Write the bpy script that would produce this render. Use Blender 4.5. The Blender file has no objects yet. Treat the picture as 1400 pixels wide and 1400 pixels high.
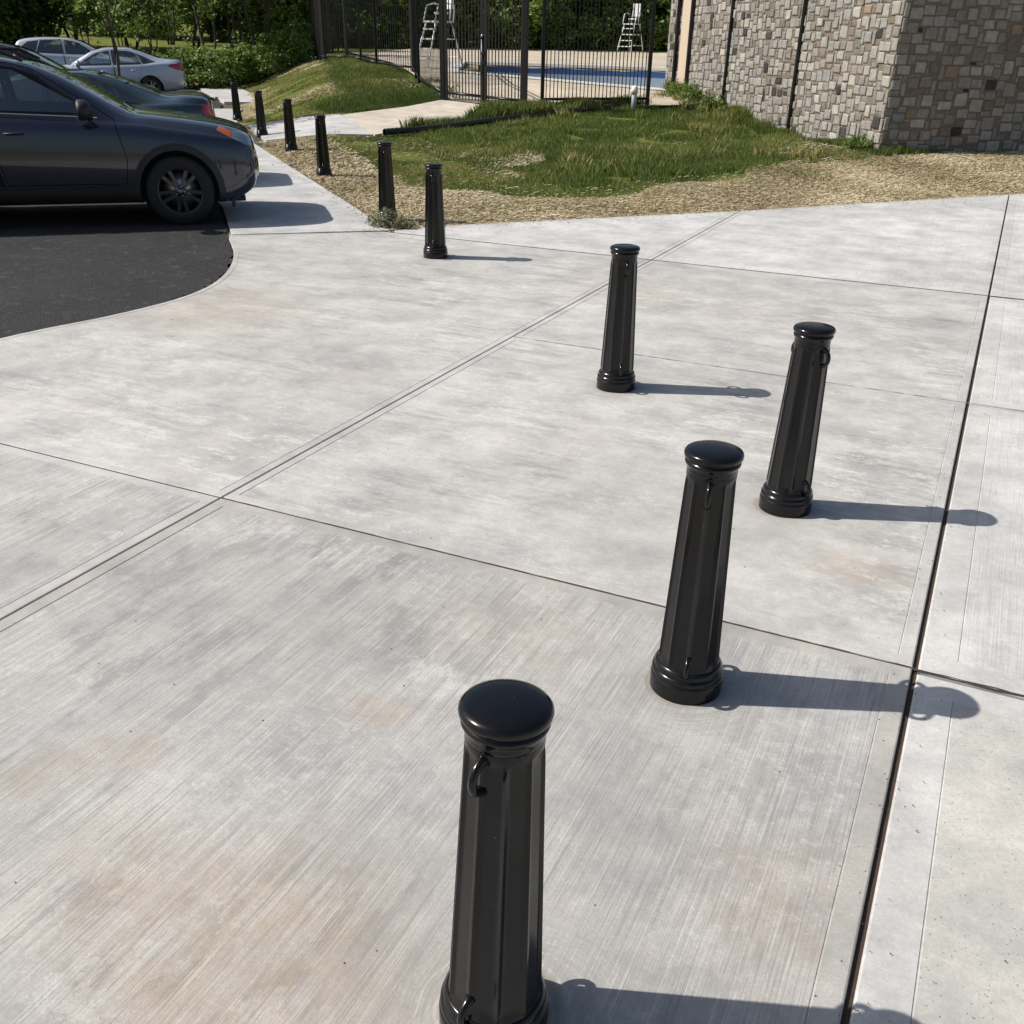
import bpy, bmesh, math, random
import numpy as np
from mathutils import Vector, Matrix
random.seed(7); RNG = np.random.default_rng(11)
S = bpy.context.scene; C = S.collection
R_ = math.radians
# ---------------- camera
cd = bpy.data.cameras.new('camera'); cam = bpy.data.objects.new('camera', cd); C.objects.link(cam)
Fv = Vector((-0.37295846, 0.78995698, -0.48669288)); Rv = Vector((0.90075344, 0.43409447, 0.01432596)); Uv = Vector((-0.22258757, 0.4330473, 0.87345567))
m = Matrix((Rv, Uv, -Fv)).transposed().to_4x4(); m.translation = Vector((0, 0, 1.88)); cam.matrix_world = m
cd.sensor_width = 36; cd.lens = 1311.04 / 1400 * 36; cd.shift_y = 81.4 / 1400
cd.clip_start = .05; cd.clip_end = 2000
S.camera = cam
# ---------------- sky and sun
SUN_EL, SUN_AZ = 44.0, 249.5            # azimuth clockwise from +Y
w = bpy.data.worlds.new('World'); S.world = w; w.use_nodes = True
nt = w.node_tree; bg = nt.nodes['Background']; sk = nt.nodes.new('ShaderNodeTexSky'); sk.sky_type = 'NISHITA'
sk.sun_disc = False; sk.sun_elevation = R_(SUN_EL); sk.sun_rotation = R_(SUN_AZ); sk.air_density = 1.0; sk.dust_density = 2.0; sk.ozone_density = 0.6
nt.links.new(sk.outputs[0], bg.inputs[0]); bg.inputs[1].default_value = .078
sl = bpy.data.lights.new('sun', 'SUN'); sl.energy = 4.4; sl.angle = R_(.53); sl.color = (1, .955, .89)
so = bpy.data.objects.new('sun', sl); C.objects.link(so)
sd = Vector((math.sin(R_(SUN_AZ)) * math.cos(R_(SUN_EL)), math.cos(R_(SUN_AZ)) * math.cos(R_(SUN_EL)), math.sin(R_(SUN_EL))))
so.rotation_euler = sd.to_track_quat('Z', 'Y').to_euler(); so.location = sd * 50
S.view_settings.view_transform = 'Standard'; S.view_settings.look = 'None'; S.view_settings.exposure = 0.29; S.view_settings.gamma = 1
S.view_settings.use_curve_mapping = False
S.render.engine = 'CYCLES'
S.cycles.transparent_max_bounces = 16

# ---------------- node helper
class N:
    def __init__(s, name):
        s.m = bpy.data.materials.new(name); s.m.use_nodes = True; s.t = s.m.node_tree
        s.b = s.t.nodes['Principled BSDF']; s.out = s.t.nodes['Material Output']
    def L(s, a, b): s.t.links.new(a, b)
    def put(s, sock, v):
        if isinstance(v, bpy.types.NodeSocket): s.L(v, sock)
        elif v is not None:
            if sock.type == 'RGBA' and len(v) == 3: v = (*v, 1)
            sock.default_value = v
    def n(s, kind, **kw):
        nd = s.t.nodes.new(kind)
        for k, v in kw.items(): setattr(nd, k, v)
        return nd
    def pos(s): return s.n('ShaderNodeNewGeometry').outputs['Position']
    def obj(s): return s.n('ShaderNodeTexCoord').outputs['Object']
    def rnd(s): return s.n('ShaderNodeObjectInfo').outputs['Random']
    def attr(s, a): return s.n('ShaderNodeAttribute', attribute_name=a).outputs['Fac']
    def math(s, op, a, b=None, c=None, clamp=False):
        nd = s.n('ShaderNodeMath', operation=op, use_clamp=clamp)
        for i, v in enumerate((a, b, c)):
            if v is not None: s.put(nd.inputs[i], v)
        return nd.outputs[0]
    def vm(s, op, a, b=None):
        nd = s.n('ShaderNodeVectorMath', operation=op); s.put(nd.inputs[0], a)
        if b is not None: s.put(nd.inputs[1], b)
        return nd.outputs['Value'] if op in ('LENGTH', 'DISTANCE') else nd.outputs[0]
    def map(s, v, loc=(0, 0, 0), rot=(0, 0, 0), sc=(1, 1, 1)):
        nd = s.n('ShaderNodeMapping'); s.L(v, nd.inputs[0]); nd.inputs[1].default_value = loc; nd.inputs[2].default_value = rot; nd.inputs[3].default_value = sc
        return nd.outputs[0]
    def noise(s, v, sc=5, det=3, ro=.5, dist=0, col=False):
        nd = s.n('ShaderNodeTexNoise'); s.L(v, nd.inputs['Vector']); nd.inputs['Scale'].default_value = sc
        nd.inputs['Detail'].default_value = det; nd.inputs['Roughness'].default_value = ro; nd.inputs['Distortion'].default_value = dist
        return nd.outputs['Color' if col else 'Fac']
    def vor(s, v, sc=5, feat='F1'):
        nd = s.n('ShaderNodeTexVoronoi', feature=feat); s.L(v, nd.inputs['Vector']); nd.inputs['Scale'].default_value = sc
        return nd
    def rng(s, v, a, b, c=0., d=1., smooth=False):
        nd = s.n('ShaderNodeMapRange'); nd.interpolation_type = 'SMOOTHSTEP' if smooth else 'LINEAR'
        s.put(nd.inputs[0], v); nd.inputs[1].default_value = a; nd.inputs[2].default_value = b; nd.inputs[3].default_value = c; nd.inputs[4].default_value = d
        return nd.outputs[0]
    def mix(s, f, a, b, mode='MIX'):
        nd = s.n('ShaderNodeMix', data_type='RGBA', blend_type=mode); s.put(nd.inputs[0], f); s.put(nd.inputs[6], a); s.put(nd.inputs[7], b)
        return nd.outputs[2]
    def ramp(s, f, stops):
        nd = s.n('ShaderNodeValToRGB'); s.put(nd.inputs[0], f); e = nd.color_ramp.elements
        while len(e) < len(stops): e.new(.5)
        for el, (p, c) in zip(e, stops): el.position = p; el.color = (*c, 1) if len(c) == 3 else c
        return nd.outputs[0]
    def bump(s, h, st=.3, dist=.01):
        nd = s.n('ShaderNodeBump'); nd.inputs['Strength'].default_value = st; nd.inputs['Distance'].default_value = dist; s.L(h, nd.inputs['Height']); return nd.outputs[0]
    def set(s, col=None, rough=None, metal=None, normal=None, coat=None, spec=None):
        for k, v in (('Base Color', col), ('Roughness', rough), ('Metallic', metal), ('Normal', normal), ('Coat Weight', coat), ('Specular IOR Level', spec)):
            if v is not None: s.put(s.b.inputs[k], v)
        return s.m
def simple(name, col, rough=.5, metal=0, var=.15, sc=20, coat=0, bump=0, spec=None):
    q = N(name); f = q.noise(q.obj(), sc, 4, .6)
    c = q.mix(f, tuple(x * (1 - var) for x in col), tuple(min(1, x * (1 + var)) for x in col))
    return q.set(c, q.rng(f, 0, 1, max(0, rough - .05), min(1, rough + .05)), metal, q.bump(f, bump, .004) if bump else None, coat, spec)

# ---------------- concrete
STAINS = [(-1.21, 1.10, .5, .6), (-1.97, 1.53, .15, .45), (-2.14, 1.38, .16, .4), (-1.44, 2.03, .13, .45), (-5.3, 5.8, .9, .4), (-.2, 3.73, .22, .45), (-.05, 1.8, .38, .3), (-1.25, 2.66, .42, .22), (-1.69, 1.15, .32, .3), (-2.77, 8.0, .7, .25)]
BOL = [(-.59, 1.255), (-.6, 2.62), (-.6, 4.18), (-1.89, 5.46), (-4.84, 8.39)]
def concrete(name, c0, kind):
    q = N(name); p = q.pos(); px = q.n('ShaderNodeSeparateXYZ'); q.L(p, px.inputs[0]); u0 = q.vm('MULTIPLY', p, (1, 1, 0))
    k3 = kind in ('broom', 'stained')
    big = q.noise(p, .55, 4, .55); mid = q.noise(p, 2.4, 12, .72); crust = q.noise(p, 26, 7, .8)
    ax = (2.6, .8, 1) if kind == 'broom' else (.55, 3.4, 1)
    streak = q.noise(q.map(p, rot=(0, 0, .12), sc=ax), 2.4, 14, .8)
    c = q.mix(q.rng(big, .3, .7, smooth=True), tuple(x * .88 for x in c0), tuple(x * 1.10 for x in c0))
    c = q.mix(q.rng(mid, .36, .64), q.mix(1, c, (.72, .725, .74), 'MULTIPLY'), q.mix(1, c, (1.15, 1.135, 1.12), 'MULTIPLY'))
    c = q.mix(q.rng(crust, .4, .62, 0, .5 if k3 else .22), c, q.mix(1, c, (.78, .775, .77), 'MULTIPLY'))
    if k3:
        fl = q.noise(q.map(p, sc=(1, 1.5, 1)), 14, 12, .85); c = q.mix(q.math('MULTIPLY', q.rng(fl, .53, .56, 0, .5), q.rng(q.noise(q.map(p, loc=(2, 9, 0)), 1.3, 5, .6), .48, .6)), c, tuple(min(1, x * 1.3) for x in c0)); c = q.mix(q.rng(fl, .38, .43, .4, 0), c, q.mix(1, c, (.78, .78, .79), 'MULTIPLY'))
        where = q.rng(q.noise(q.map(p, loc=(4, 1, 0)), .8, 4, .6), .42, .62)
        c = q.mix(q.math('MULTIPLY', q.rng(streak, .50, .57, 0, .95), where), c, q.mix(1, c, (.68, .68, .69), 'MULTIPLY'))
        wn = q.noise(q.map(p, loc=(3, 7, 0), sc=(ax[0] ** .5, ax[1] ** .5, 1)), 3.4, 15, .86)
        wm = q.rng(q.noise(q.map(p, loc=(8, 3, 0)), .7, 3, .5), .46, .6)
        c = q.mix(q.math('MULTIPLY', q.rng(wn, .53, .55, 0, .6), wm), c, tuple(min(1, x * 1.32) for x in c0))
        c = q.mix(q.rng(q.noise(q.map(p, loc=(9, 2, 0)), 1.0, 9, .74), .54, .74, 0, .3), c, (.52, .43, .33))
        wob = q.vm('SCALE', q.noise(p, 4, 9, .75, 0, True)); wob.node.inputs['Scale'].default_value = .5
        pw = q.vm('ADD', u0, wob); brk = q.rng(q.noise(p, 9, 9, .8), .3, .62)
        for (sx, sy, r, st) in STAINS:
            d = q.vm('DISTANCE', pw, (sx + .25, sy + .25, .25))
            c = q.mix(q.math('MULTIPLY', q.rng(d, r * .2, r * 1.2, st, 0, True), brk), c, (.41, .285, .17))
    u = q.vm('MULTIPLY', p, (1, 1, 0)); lines = None
    if kind == 'broom' or kind == 'bright':
        wv = q.vm('ADD', q.vm('MULTIPLY', p, (1, 1, 0)), (0, 0, 0))
        l1 = q.noise(q.map(wv, sc=(170, 2.6, 1)), 1, 4, .7); l2 = q.noise(q.map(wv, loc=(5, 5, 0), sc=(45, .5, 1)), 1, 3, .6)
        lines = q.math('ADD', q.math('MULTIPLY', l1, .72), q.math('MULTIPLY', l2, .28))
        for (bx, by) in BOL:
            dv = q.vm('SUBTRACT', u, (bx, by, 0)); ln = q.vm('LENGTH', dv)
            wl = q.math('ADD', ln, q.math('MULTIPLY', q.noise(p, 2.5, 2, .5), .16))
            cmb = q.n('ShaderNodeCombineXYZ'); q.L(q.math('MULTIPLY', wl, 130), cmb.inputs[0]); q.L(q.math('MULTIPLY', q.noise(p, .8, 1), 3), cmb.inputs[1])
            ringn = q.noise(cmb.outputs[0], 1, 2, .5)
            f = q.math('MULTIPLY', q.rng(ln, .20, .36, .6, 0, True), q.rng(q.noise(p, 2.2, 2, .5), .42, .58))
            nd = q.n('ShaderNodeMix', data_type='FLOAT'); q.put(nd.inputs[0], f); q.put(nd.inputs[2], lines); q.put(nd.inputs[3], ringn); lines = nd.outputs[0]
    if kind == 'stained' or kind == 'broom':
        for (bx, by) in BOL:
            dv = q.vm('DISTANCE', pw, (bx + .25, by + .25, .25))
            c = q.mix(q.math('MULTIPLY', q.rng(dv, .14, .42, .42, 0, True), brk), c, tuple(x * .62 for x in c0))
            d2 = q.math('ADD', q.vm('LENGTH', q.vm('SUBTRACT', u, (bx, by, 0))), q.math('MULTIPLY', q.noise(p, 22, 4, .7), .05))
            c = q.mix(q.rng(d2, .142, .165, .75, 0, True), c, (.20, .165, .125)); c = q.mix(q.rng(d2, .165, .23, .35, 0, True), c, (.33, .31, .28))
    grain = q.noise(p, 110, 6, .85); sp = q.vor(p, 80).outputs['Distance']
    c = q.mix(q.rng(grain, .44, .6, .0, .42), c, tuple(x * .62 for x in c0)); c = q.mix(q.rng(grain, .34, .42, .3, 0), c, tuple(min(1, x * 1.25) for x in c0))
    if kind == 'speckle':
        sel = q.noise(p, 38, 3, .7)
        dots = q.math('MULTIPLY', q.rng(sp, .10, .22, 1, 0), q.rng(sel, .48, .56))
        c = q.mix(q.math('MULTIPLY', dots, .75), c, (.09, .085, .08))
        h = q.math('SUBTRACT', q.math('MULTIPLY', grain, .4), dots)
        q.set(c, .85, 0, q.bump(h, .35, .003), spec=.25)
    elif lines is not None:
        k = .62 if kind == 'broom' else .32
        c = q.mix(q.rng(lines, .40, .475, k, 0), c, tuple(x * .55 for x in c0))
        c = q.mix(q.rng(lines, .54, .62, 0, k * .7), c, tuple(min(1, x * 1.3) for x in c0))
        h = q.math('ADD', q.math('MULTIPLY', lines, 1.0), q.math('MULTIPLY', grain, .35))
        q.set(c, .8, 0, q.bump(h, .6, .004), spec=.25)
    else:
        h = q.math('ADD', q.math('MULTIPLY', grain, .5), q.math('MULTIPLY', mid, .6))
        q.set(c, .72, 0, q.bump(h, .25, .003), spec=.3)
    return q.m
M = {}
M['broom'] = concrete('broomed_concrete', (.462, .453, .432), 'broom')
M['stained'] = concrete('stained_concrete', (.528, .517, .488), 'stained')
M['bright'] = concrete('bright_broomed_concrete', (.585, .58, .565), 'bright')
M['speckle'] = concrete('speckled_concrete', (.515, .505, .465), 'speckle')
M['margin'] = concrete('tooled_margin', (.51, .50, .48), 'plain')
M['margin_tan'] = concrete('tooled_margin_aged', (.44, .425, .39), 'plain')
M['margin_bright'] = concrete('tooled_margin_bright', (.56, .553, .53), 'plain')
M['beige'] = concrete('beige_concrete', (.62, .55, .45), 'plain')
M['white_conc'] = concrete('pale_concrete', (.53, .525, .51), 'plain')
M['deck'] = concrete('pool_deck_concrete', (.60, .52, .40), 'plain')
def mk_asphalt():
    q = N('asphalt'); p = q.pos(); a = q.noise(p, 1.2, 9, .7); v1 = q.vor(p, 95); g = v1.outputs['Distance']; f = q.noise(p, 120, 4, .75)
    c = q.mix(q.rng(a, .35, .65), (.020, .020, .021), (.046, .045, .045))
    c = q.mix(q.rng(f, .5, .68, 0, .8), c, (.15, .145, .14)); c = q.mix(q.rng(q.noise(p, 55, 3, .7), .42, .6, .5, 0), c, (.008, .008, .008))
    c = q.mix(q.math('MULTIPLY', q.rng(q.noise(p, 8, 8, .8), .55, .62, 0, .4), 1), c, (.17, .16, .145))
    return q.set(c, .8, 0, q.bump(q.math('ADD', g, f), 1, .012), spec=.35)
M['asphalt'] = mk_asphalt()
def mk_soil():
    q = N('soil'); p = q.pos(); a = q.noise(p, 2, 6, .7, .4); f = q.noise(p, 60, 5, .7); v = q.attr('zone')
    c = q.mix(a, (.06, .042, .028), (.14, .10, .06)); c = q.mix(q.rng(f, .4, .7, 0, .6), c, (.24, .19, .11))
    g = q.mix(q.noise(p, 7, 6, .7), (.075, .11, .018), (.19, .20, .045)); g = q.mix(q.rng(q.noise(p, 1.1, 6, .7, .6), .5, .65, 0, .6), g, (.24, .19, .09))
    s = q.mix(q.noise(p, 30, 5, .7), (.20, .155, .09), (.50, .42, .27)); s = q.mix(q.rng(q.noise(p, 1.6, 5, .7), .5, .62, 0, .45), s, (.12, .13, .035))
    c = q.mix(q.rng(v, .05, .45, smooth=True), c, s); c = q.mix(q.rng(v, .55, .95, smooth=True), c, g)
    return q.set(c, .95, 0, q.bump(q.math('ADD', f, q.noise(p, 14, 4, .6)), .8, .03), spec=.1)
M['soil'] = mk_soil()
M['joint'] = simple('joint_filler', (.05, .033, .022), .9, var=.5, sc=80, bump=.6)
M['faint'] = simple('hairline_joint', (.22, .21, .19), .9, var=.3, sc=60)
M['bed'] = simple('slab_bed', (.045, .038, .03), .95, var=.4, sc=40)
def paintmat(name, col, rough, flake=0, coat=1.0):
    q = N(name); f = q.noise(q.obj(), 60, 3, .6)
    c = q.mix(f, tuple(x * .93 for x in col), tuple(x * 1.07 for x in col))
    return q.set(c, rough, flake, q.bump(q.noise(q.obj(), 9, 2, .5), .03, .003), coat)
M['bollard'] = paintmat('black_gloss_paint', (.0075, .0078, .0085), .27, 0, .35)
def mk_boll():
    q = N('black_bollard_paint'); o = q.obj(); f = q.noise(o, 45, 5, .7); d = q.noise(q.map(o, sc=(1, 1, .25)), 11, 5, .65)
    sp = q.vor(o, 55).outputs['Distance']
    c = q.mix(q.rng(d, .5, .75, 0, .5), (.0045, .0046, .0052), (.0082, .0082, .0084))
    c = q.mix(q.math('MULTIPLY', q.rng(sp, .03, .14, 1, 0), q.rng(f, .52, .62)), c, (.09, .085, .08))
    return q.set(c, q.rng(d, .3, .7, .11, .24), 0, q.bump(q.noise(o, 70, 3, .6), .05, .002), .0, .36)
M['bollard'] = mk_boll()
M['black'] = simple('black_powder_coat', (.005, .005, .0055), .38, var=.2)
M['rubber'] = simple('rubber', (.014, .014, .014), .8, var=.25, sc=40)
M['white_metal'] = simple('white_painted_metal', (.78, .78, .77), .35, var=.04)
M['grey_pvc'] = simple('grey_plastic', (.30, .33, .36), .5, var=.1)
M['white_pvc'] = simple('white_plastic', (.78, .77, .74), .45, var=.05)
M['trim_tan'] = simple('tan_painted_trim', (.50, .41, .31), .6, var=.08, sc=8, bump=.1)
M['mortar'] = simple('mortar', (.185, .15, .118), .95, var=.3, sc=25, bump=.7)
# ---------------- object helpers
def link(name, me, mats=None, parent=None, loc=None, rz=0, smooth=False):
    o = bpy.data.objects.new(name, me); C.objects.link(o)
    if mats is not None:
        for x in (mats if isinstance(mats, (list, tuple)) else [mats]): me.materials.append(x)
    if parent: o.parent = parent
    if loc is not None: o.location = loc
    if rz: o.rotation_euler.z = rz
    if smooth: me.polygons.foreach_set('use_smooth', [True] * len(me.polygons))
    return o
def tag(o, label=None, cat=None, group=None, kind=None):
    for k, v in (('label', label), ('category', cat), ('group', group), ('kind', kind)):
        if v: o[k] = v
    return o
def empty(name, loc, rz=0, **kw):
    o = bpy.data.objects.new(name, None); C.objects.link(o); o.location = loc; o.rotation_euler.z = rz; o.empty_display_size = .2
    return tag(o, **kw)
def kids(o): return [c for c in ALLKIDS.get(o.name, [])] if False else list(o.children)
def copy_tree(o, parent=None):
    c = o.copy(); C.objects.link(c); c.parent = parent
    for ch in list(o.children): copy_tree(ch, c)
    return c
def me_of(bm, name='mesh'):
    me = bpy.data.meshes.new(name); bm.to_mesh(me); bm.free(); return me
def pydata(verts, faces, name='mesh'):
    me = bpy.data.meshes.new(name); me.from_pydata([tuple(v) for v in verts], [], faces); me.update(); return me
def quick_mesh(V, nper, name='mesh', attr=None):
    """V: (n*nper,3) array, faces of nper consecutive verts"""
    V = np.asarray(V, np.float32).reshape(-1, 3); n = len(V) // nper
    me = bpy.data.meshes.new(name); me.vertices.add(len(V)); me.vertices.foreach_set('co', V.ravel())
    me.loops.add(n * nper); me.loops.foreach_set('vertex_index', np.arange(n * nper, dtype=np.int32))
    me.polygons.add(n); me.polygons.foreach_set('loop_start', np.arange(0, n * nper, nper, dtype=np.int32))
    me.polygons.foreach_set('loop_total', np.full(n, nper, np.int32)); me.update(calc_edges=True)
    if attr is not None:
        a = me.attributes.new('v', 'FLOAT', 'FACE'); a.data.foreach_set('value', np.asarray(attr, np.float32))
    return me
def add_box(bm, x0, x1, y0, y1, z0, z1, mi=0, bev=0):
    r = bmesh.ops.create_cube(bm, size=1, matrix=Matrix.Translation(((x0 + x1) / 2, (y0 + y1) / 2, (z0 + z1) / 2)) @ Matrix.Diagonal((x1 - x0, y1 - y0, z1 - z0, 1)))
    fs = set(f for v in r['verts'] for f in v.link_faces)
    for f in fs: f.material_index = mi
    if bev:
        es = list(set(e for v in r['verts'] for e in v.link_edges)); bmesh.ops.bevel(bm, geom=es, offset=bev, segments=2, affect='EDGES', profile=.6)
def lathe(bm, prof, n=32, mi=0, cap=True, M4=None, phase=0):
    rings = []
    for r, z in prof:
        rings.append([bm.verts.new((M4 or Matrix()) @ Vector((r * math.cos(2 * math.pi * i / n + phase), r * math.sin(2 * math.pi * i / n + phase), z))) for i in range(n)])
    for a, b in zip(rings, rings[1:]):
        for i in range(n):
            f = bm.faces.new((a[i], a[(i + 1) % n], b[(i + 1) % n], b[i])); f.material_index = mi; f.smooth = True
    if cap:
        f = bm.faces.new(list(reversed(rings[0]))); f.material_index = mi; f = bm.faces.new(rings[-1]); f.material_index = mi
def tube(bm, pts, r, n=8, mi=0, cap=True):
    pts = [Vector(q) for q in pts]; rings = []; up = None
    for i, q in enumerate(pts):
        t = (pts[min(i + 1, len(pts) - 1)] - pts[max(i - 1, 0)]).normalized()
        if up is None: up = Vector((0, 0, 1)) if abs(t.z) < .9 else Vector((1, 0, 0))
        a = t.cross(up).normalized(); b = a.cross(t).normalized(); up = b
        rr = r[i] if isinstance(r, (list, tuple)) else r
        rings.append([bm.verts.new(q + (a * math.cos(2 * math.pi * k / n) + b * math.sin(2 * math.pi * k / n)) * rr) for k in range(n)])
    for A, B in zip(rings, rings[1:]):
        for k in range(n):
            f = bm.faces.new((A[k], A[(k + 1) % n], B[(k + 1) % n], B[k])); f.material_index = mi; f.smooth = True
    if cap: bm.faces.new(list(reversed(rings[0]))); bm.faces.new(rings[-1])
def inpoly(X, Y, poly):
    X = np.asarray(X, float); Y = np.asarray(Y, float); ins = np.zeros(X.shape, bool); n = len(poly)
    for i in range(n):
        x0, y0 = poly[i]; x1, y1 = poly[(i + 1) % n]
        c = ((y0 > Y) != (y1 > Y)) & (X < (x1 - x0) * (Y - y0) / ((y1 - y0) if y1 != y0 else 1e-9) + x0); ins ^= c
    return ins
def cutpoly(bm, faces, poly, ax=(0, 2)):
    """split faces along a convex polygon (in the plane ax); returns the faces inside"""
    A = sum(poly[i][0] * poly[(i + 1) % len(poly)][1] - poly[(i + 1) % len(poly)][0] * poly[i][1] for i in range(len(poly)))
    if A < 0: poly = poly[::-1]
    bm.normal_update(); cur = list(faces)
    for i in range(len(poly)):
        a, b = poly[i], poly[(i + 1) % len(poly)]; co = Vector((0, 0, 0)); co[ax[0]] = a[0]; co[ax[1]] = a[1]
        no = Vector((0, 0, 0)); no[ax[0]] = (b[1] - a[1]); no[ax[1]] = -(b[0] - a[0])   # outward
        if no.length < 1e-9: continue
        no.normalize()
        geom = list(set(cur)) + list({e for f in cur for e in f.edges}) + list({v for f in cur for v in f.verts})
        r = bmesh.ops.bisect_plane(bm, geom=geom, plane_co=co, plane_no=no, dist=1e-5)
        fs = [g for g in r['geom'] if isinstance(g, bmesh.types.BMFace)]
        cur = [f for f in fs if (f.calc_center_median() - co).dot(no) < 0]
        if not cur: break
    return cur
def detach(bm, faces, delete=True):
    """copy faces to a new bmesh and remove them from bm"""
    nb = bmesh.new(); mp = {}
    for f in faces:
        vs = []
        for v in f.verts:
            if v not in mp: mp[v] = nb.verts.new(v.co)
            vs.append(mp[v])
        try: g = nb.faces.new(vs); g.smooth = f.smooth
        except ValueError: pass
    if delete: bmesh.ops.delete(bm, geom=list(faces), context='FACES')
    return nb
# ---------------- terrain height
def sm(t): t = np.clip(t, 0, 1); return t * t * (3 - 2 * t)
def hz(x, y):
    x = np.asarray(x, float); y = np.asarray(y, float); r = np.hypot(x, y); az = np.degrees(np.arctan2(x, y))
    mm = sm((az + 40.3) / 5.6) * (1 - sm((az - 60) / 20)); n = 1 - sm((az + 18 - np.interp(r, [24, 27], [0, 8])) / 4.)
    zr = np.interp(r, [16.7, 22, 26, 29, 33, 37, 60, 100, 140, 300], [0, .2, .37, .64, .90, 1.05, 1.15, 2.2, 3.4, 6])
    zl = np.interp(r, [42, 60, 100, 140, 300], [0, 1.1, 2.2, 3.4, 6])
    zb = np.where(r < 60, np.minimum(zr, .15), zr)
    return mm * (zr * n + zb * (1 - n)) + (1 - mm) * zl
def H(x, y): return float(hz(x, y))
POOL = [(-15.9, 29.1), (-12.8, 28.7), (-9.0, 28.0), (-5.0, 27.6), (-5.0, 33.8), (-11.56, 34.15), (-17.9, 33.4)]
POOLBIG = [(-15.5, 29.5), (-9.0, 28.4), (-5.4, 28.0), (-5.4, 33.4), (-11.56, 33.8), (-17.2, 33.1)]
EDGE = [(-6.13, 9.34), (-5.66, 9.89), (-2.95, 12.85), (.1, 15.9), (3.2, 19.0)]
# zones of the lawn
TALL = [(-11.97, 18.87), (-9.7, 17.03), (-7.99, 15.25), (-6.51, 14.07), (-5.6, 13.88), (-4.94, 15.59), (-4.09, 16.81), (-3.68, 17.62), (-2.3, 19.3), (-2.4, 20.3), (-8.6, 28.6), (-10.6, 23.4), (-10.9, 22.6), (-11.6, 19.6)]
MOSS = [(-12.5, 16.3), (-10.5, 14.15), (-8.8, 13.3), (-6.79, 12.5), (-5.81, 12.45), (-5.02, 13.28), (-4.58, 14.5), (-4.04, 15.75), (-3.68, 17.62), (-2.3, 19.3), (-11.97, 18.87)]
MTALL = [(-17.07, 27.5), (-14.9, 26.4), (-13.2, 23.9), (-13.29, 21.2), (-14.1, 20.3), (-15.47, 21.2), (-15.6, 23.0), (-17.5, 25.0), (-20.5, 29.5), (-24, 33.5), (-19, 30.6), (-17.2, 28.3)]
MOUND = [(-13.6, 19.9), (-16.4, 19.75), (-18.6, 22.6), (-21, 26.5), (-29.5, 34.6), (-31.0, 34.4), (-35.0, 37.5), (-38, 44), (-27.5, 38), (-24, 33.5), (-17.5, 28.5), (-13.4, 23.7)]
BARE = [(-34.9, 36.0), (-33.6, 38.5), (-30.0, 35.4), (-29.5, 31.2), (-33, 30)]
def soft(X, Y, poly, wob):
    return inpoly(X + wob * np.sin(Y * 2.1 + X), Y + wob * np.sin(X * 2.7 - Y * .7), poly)
# ---------------- ground
def polar_ground():
    rs = np.concatenate([np.arange(.5, 10, .8), np.arange(10, 40, .22), np.arange(40, 70, 1.2), np.geomspace(70, 700, 24)])
    az = np.concatenate([np.arange(-70, 30, .5), np.arange(30, 290, 5)]); az = np.radians(az)
    Rr, A = np.meshgrid(rs, az, indexing='ij'); X = Rr * np.sin(A); Y = Rr * np.cos(A); Z = hz(X, Y) - .03
    wig = .03 * np.sin(X * 3.1 + Y) * np.sin(Y * 2.3 - X * 1.3) * sm((Rr - 13) / 6) * (Rr < 60); Z = Z + wig - .015 * (Rr > 13)
    nr, na = X.shape; idx = np.arange(nr * na).reshape(nr, na)
    verts = np.stack([X, Y, Z], -1).reshape(-1, 3)
    a = idx[:-1, :]; b = idx[1:, :]; a2 = np.roll(a, -1, 1); b2 = np.roll(b, -1, 1)
    q = np.stack([a, a2, b2, b], -1).reshape(-1, 4)
    cx = verts[q].mean(1); keep = ~inpoly(cx[:, 0], cx[:, 1], POOLBIG); q = q[keep]
    me = pydata(verts, q[:, ::-1].tolist())
    zone = np.full(len(verts), .35); x, y = verts[:, 0], verts[:, 1]; r = np.hypot(x, y)
    zone[soft(x, y, MOSS, .25) | soft(x, y, TALL, .25) | soft(x, y, MOUND, .3) | soft(x, y, MTALL, .2)] = 1.
    azd = np.degrees(np.arctan2(x, y))
    zone[(r > 40) & (azd > -75)] = 1.; zone[(r > 24) & (azd < -40) & (r < 42)] = .1; zone[inpoly(x, y, BARE)] = .1
    at = me.attributes.new('zone', 'FLOAT', 'POINT'); at.data.foreach_set('value', zone.astype(np.float32))
    return tag(link('ground', me, M['soil'], smooth=True), kind='structure', label='rough soil and lawn ground')
polar_ground()
def flat_poly(name, pts, z, mat, **kw):
    bm = bmesh.new(); bm.faces.new([bm.verts.new((x, y, z)) for x, y in pts]); bmesh.ops.triangulate(bm, faces=bm.faces[:])
    return tag(link(name, me_of(bm), mat), **kw)
# asphalt lot: edge curve densified with a ragged lip
ASP = [(-6.6, -3), (-6.25, 2.5), (-6.07, 4.43), (-5.88, 5.27), (-5.83, 5.98), (-6.03, 6.65), (-6.56, 7.46), (-7.38, 8.34), (-8.59, 9.64), (-11.4, 12.3), (-14.3, 15.0), (-17.2, 18.2), (-21.6, 24.9), (-30.6, 33.2), (-36, 38)]
def dens(pts, n):
    out = []
    P = [np.array(q, float) for q in pts]
    for i in range(len(P) - 1):
        p0, p1, p2, p3 = P[max(i - 1, 0)], P[i], P[i + 1], P[min(i + 2, len(P) - 1)]
        for k in range(n):
            t = k / n; out.append(.5 * (2 * p1 + (p2 - p0) * t + (2 * p0 - 5 * p1 + 4 * p2 - p3) * t * t + (3 * p1 - p0 - 3 * p2 + p3) * t ** 3))
    out.append(P[-1]); return out
edge = dens(ASP, 16)
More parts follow.
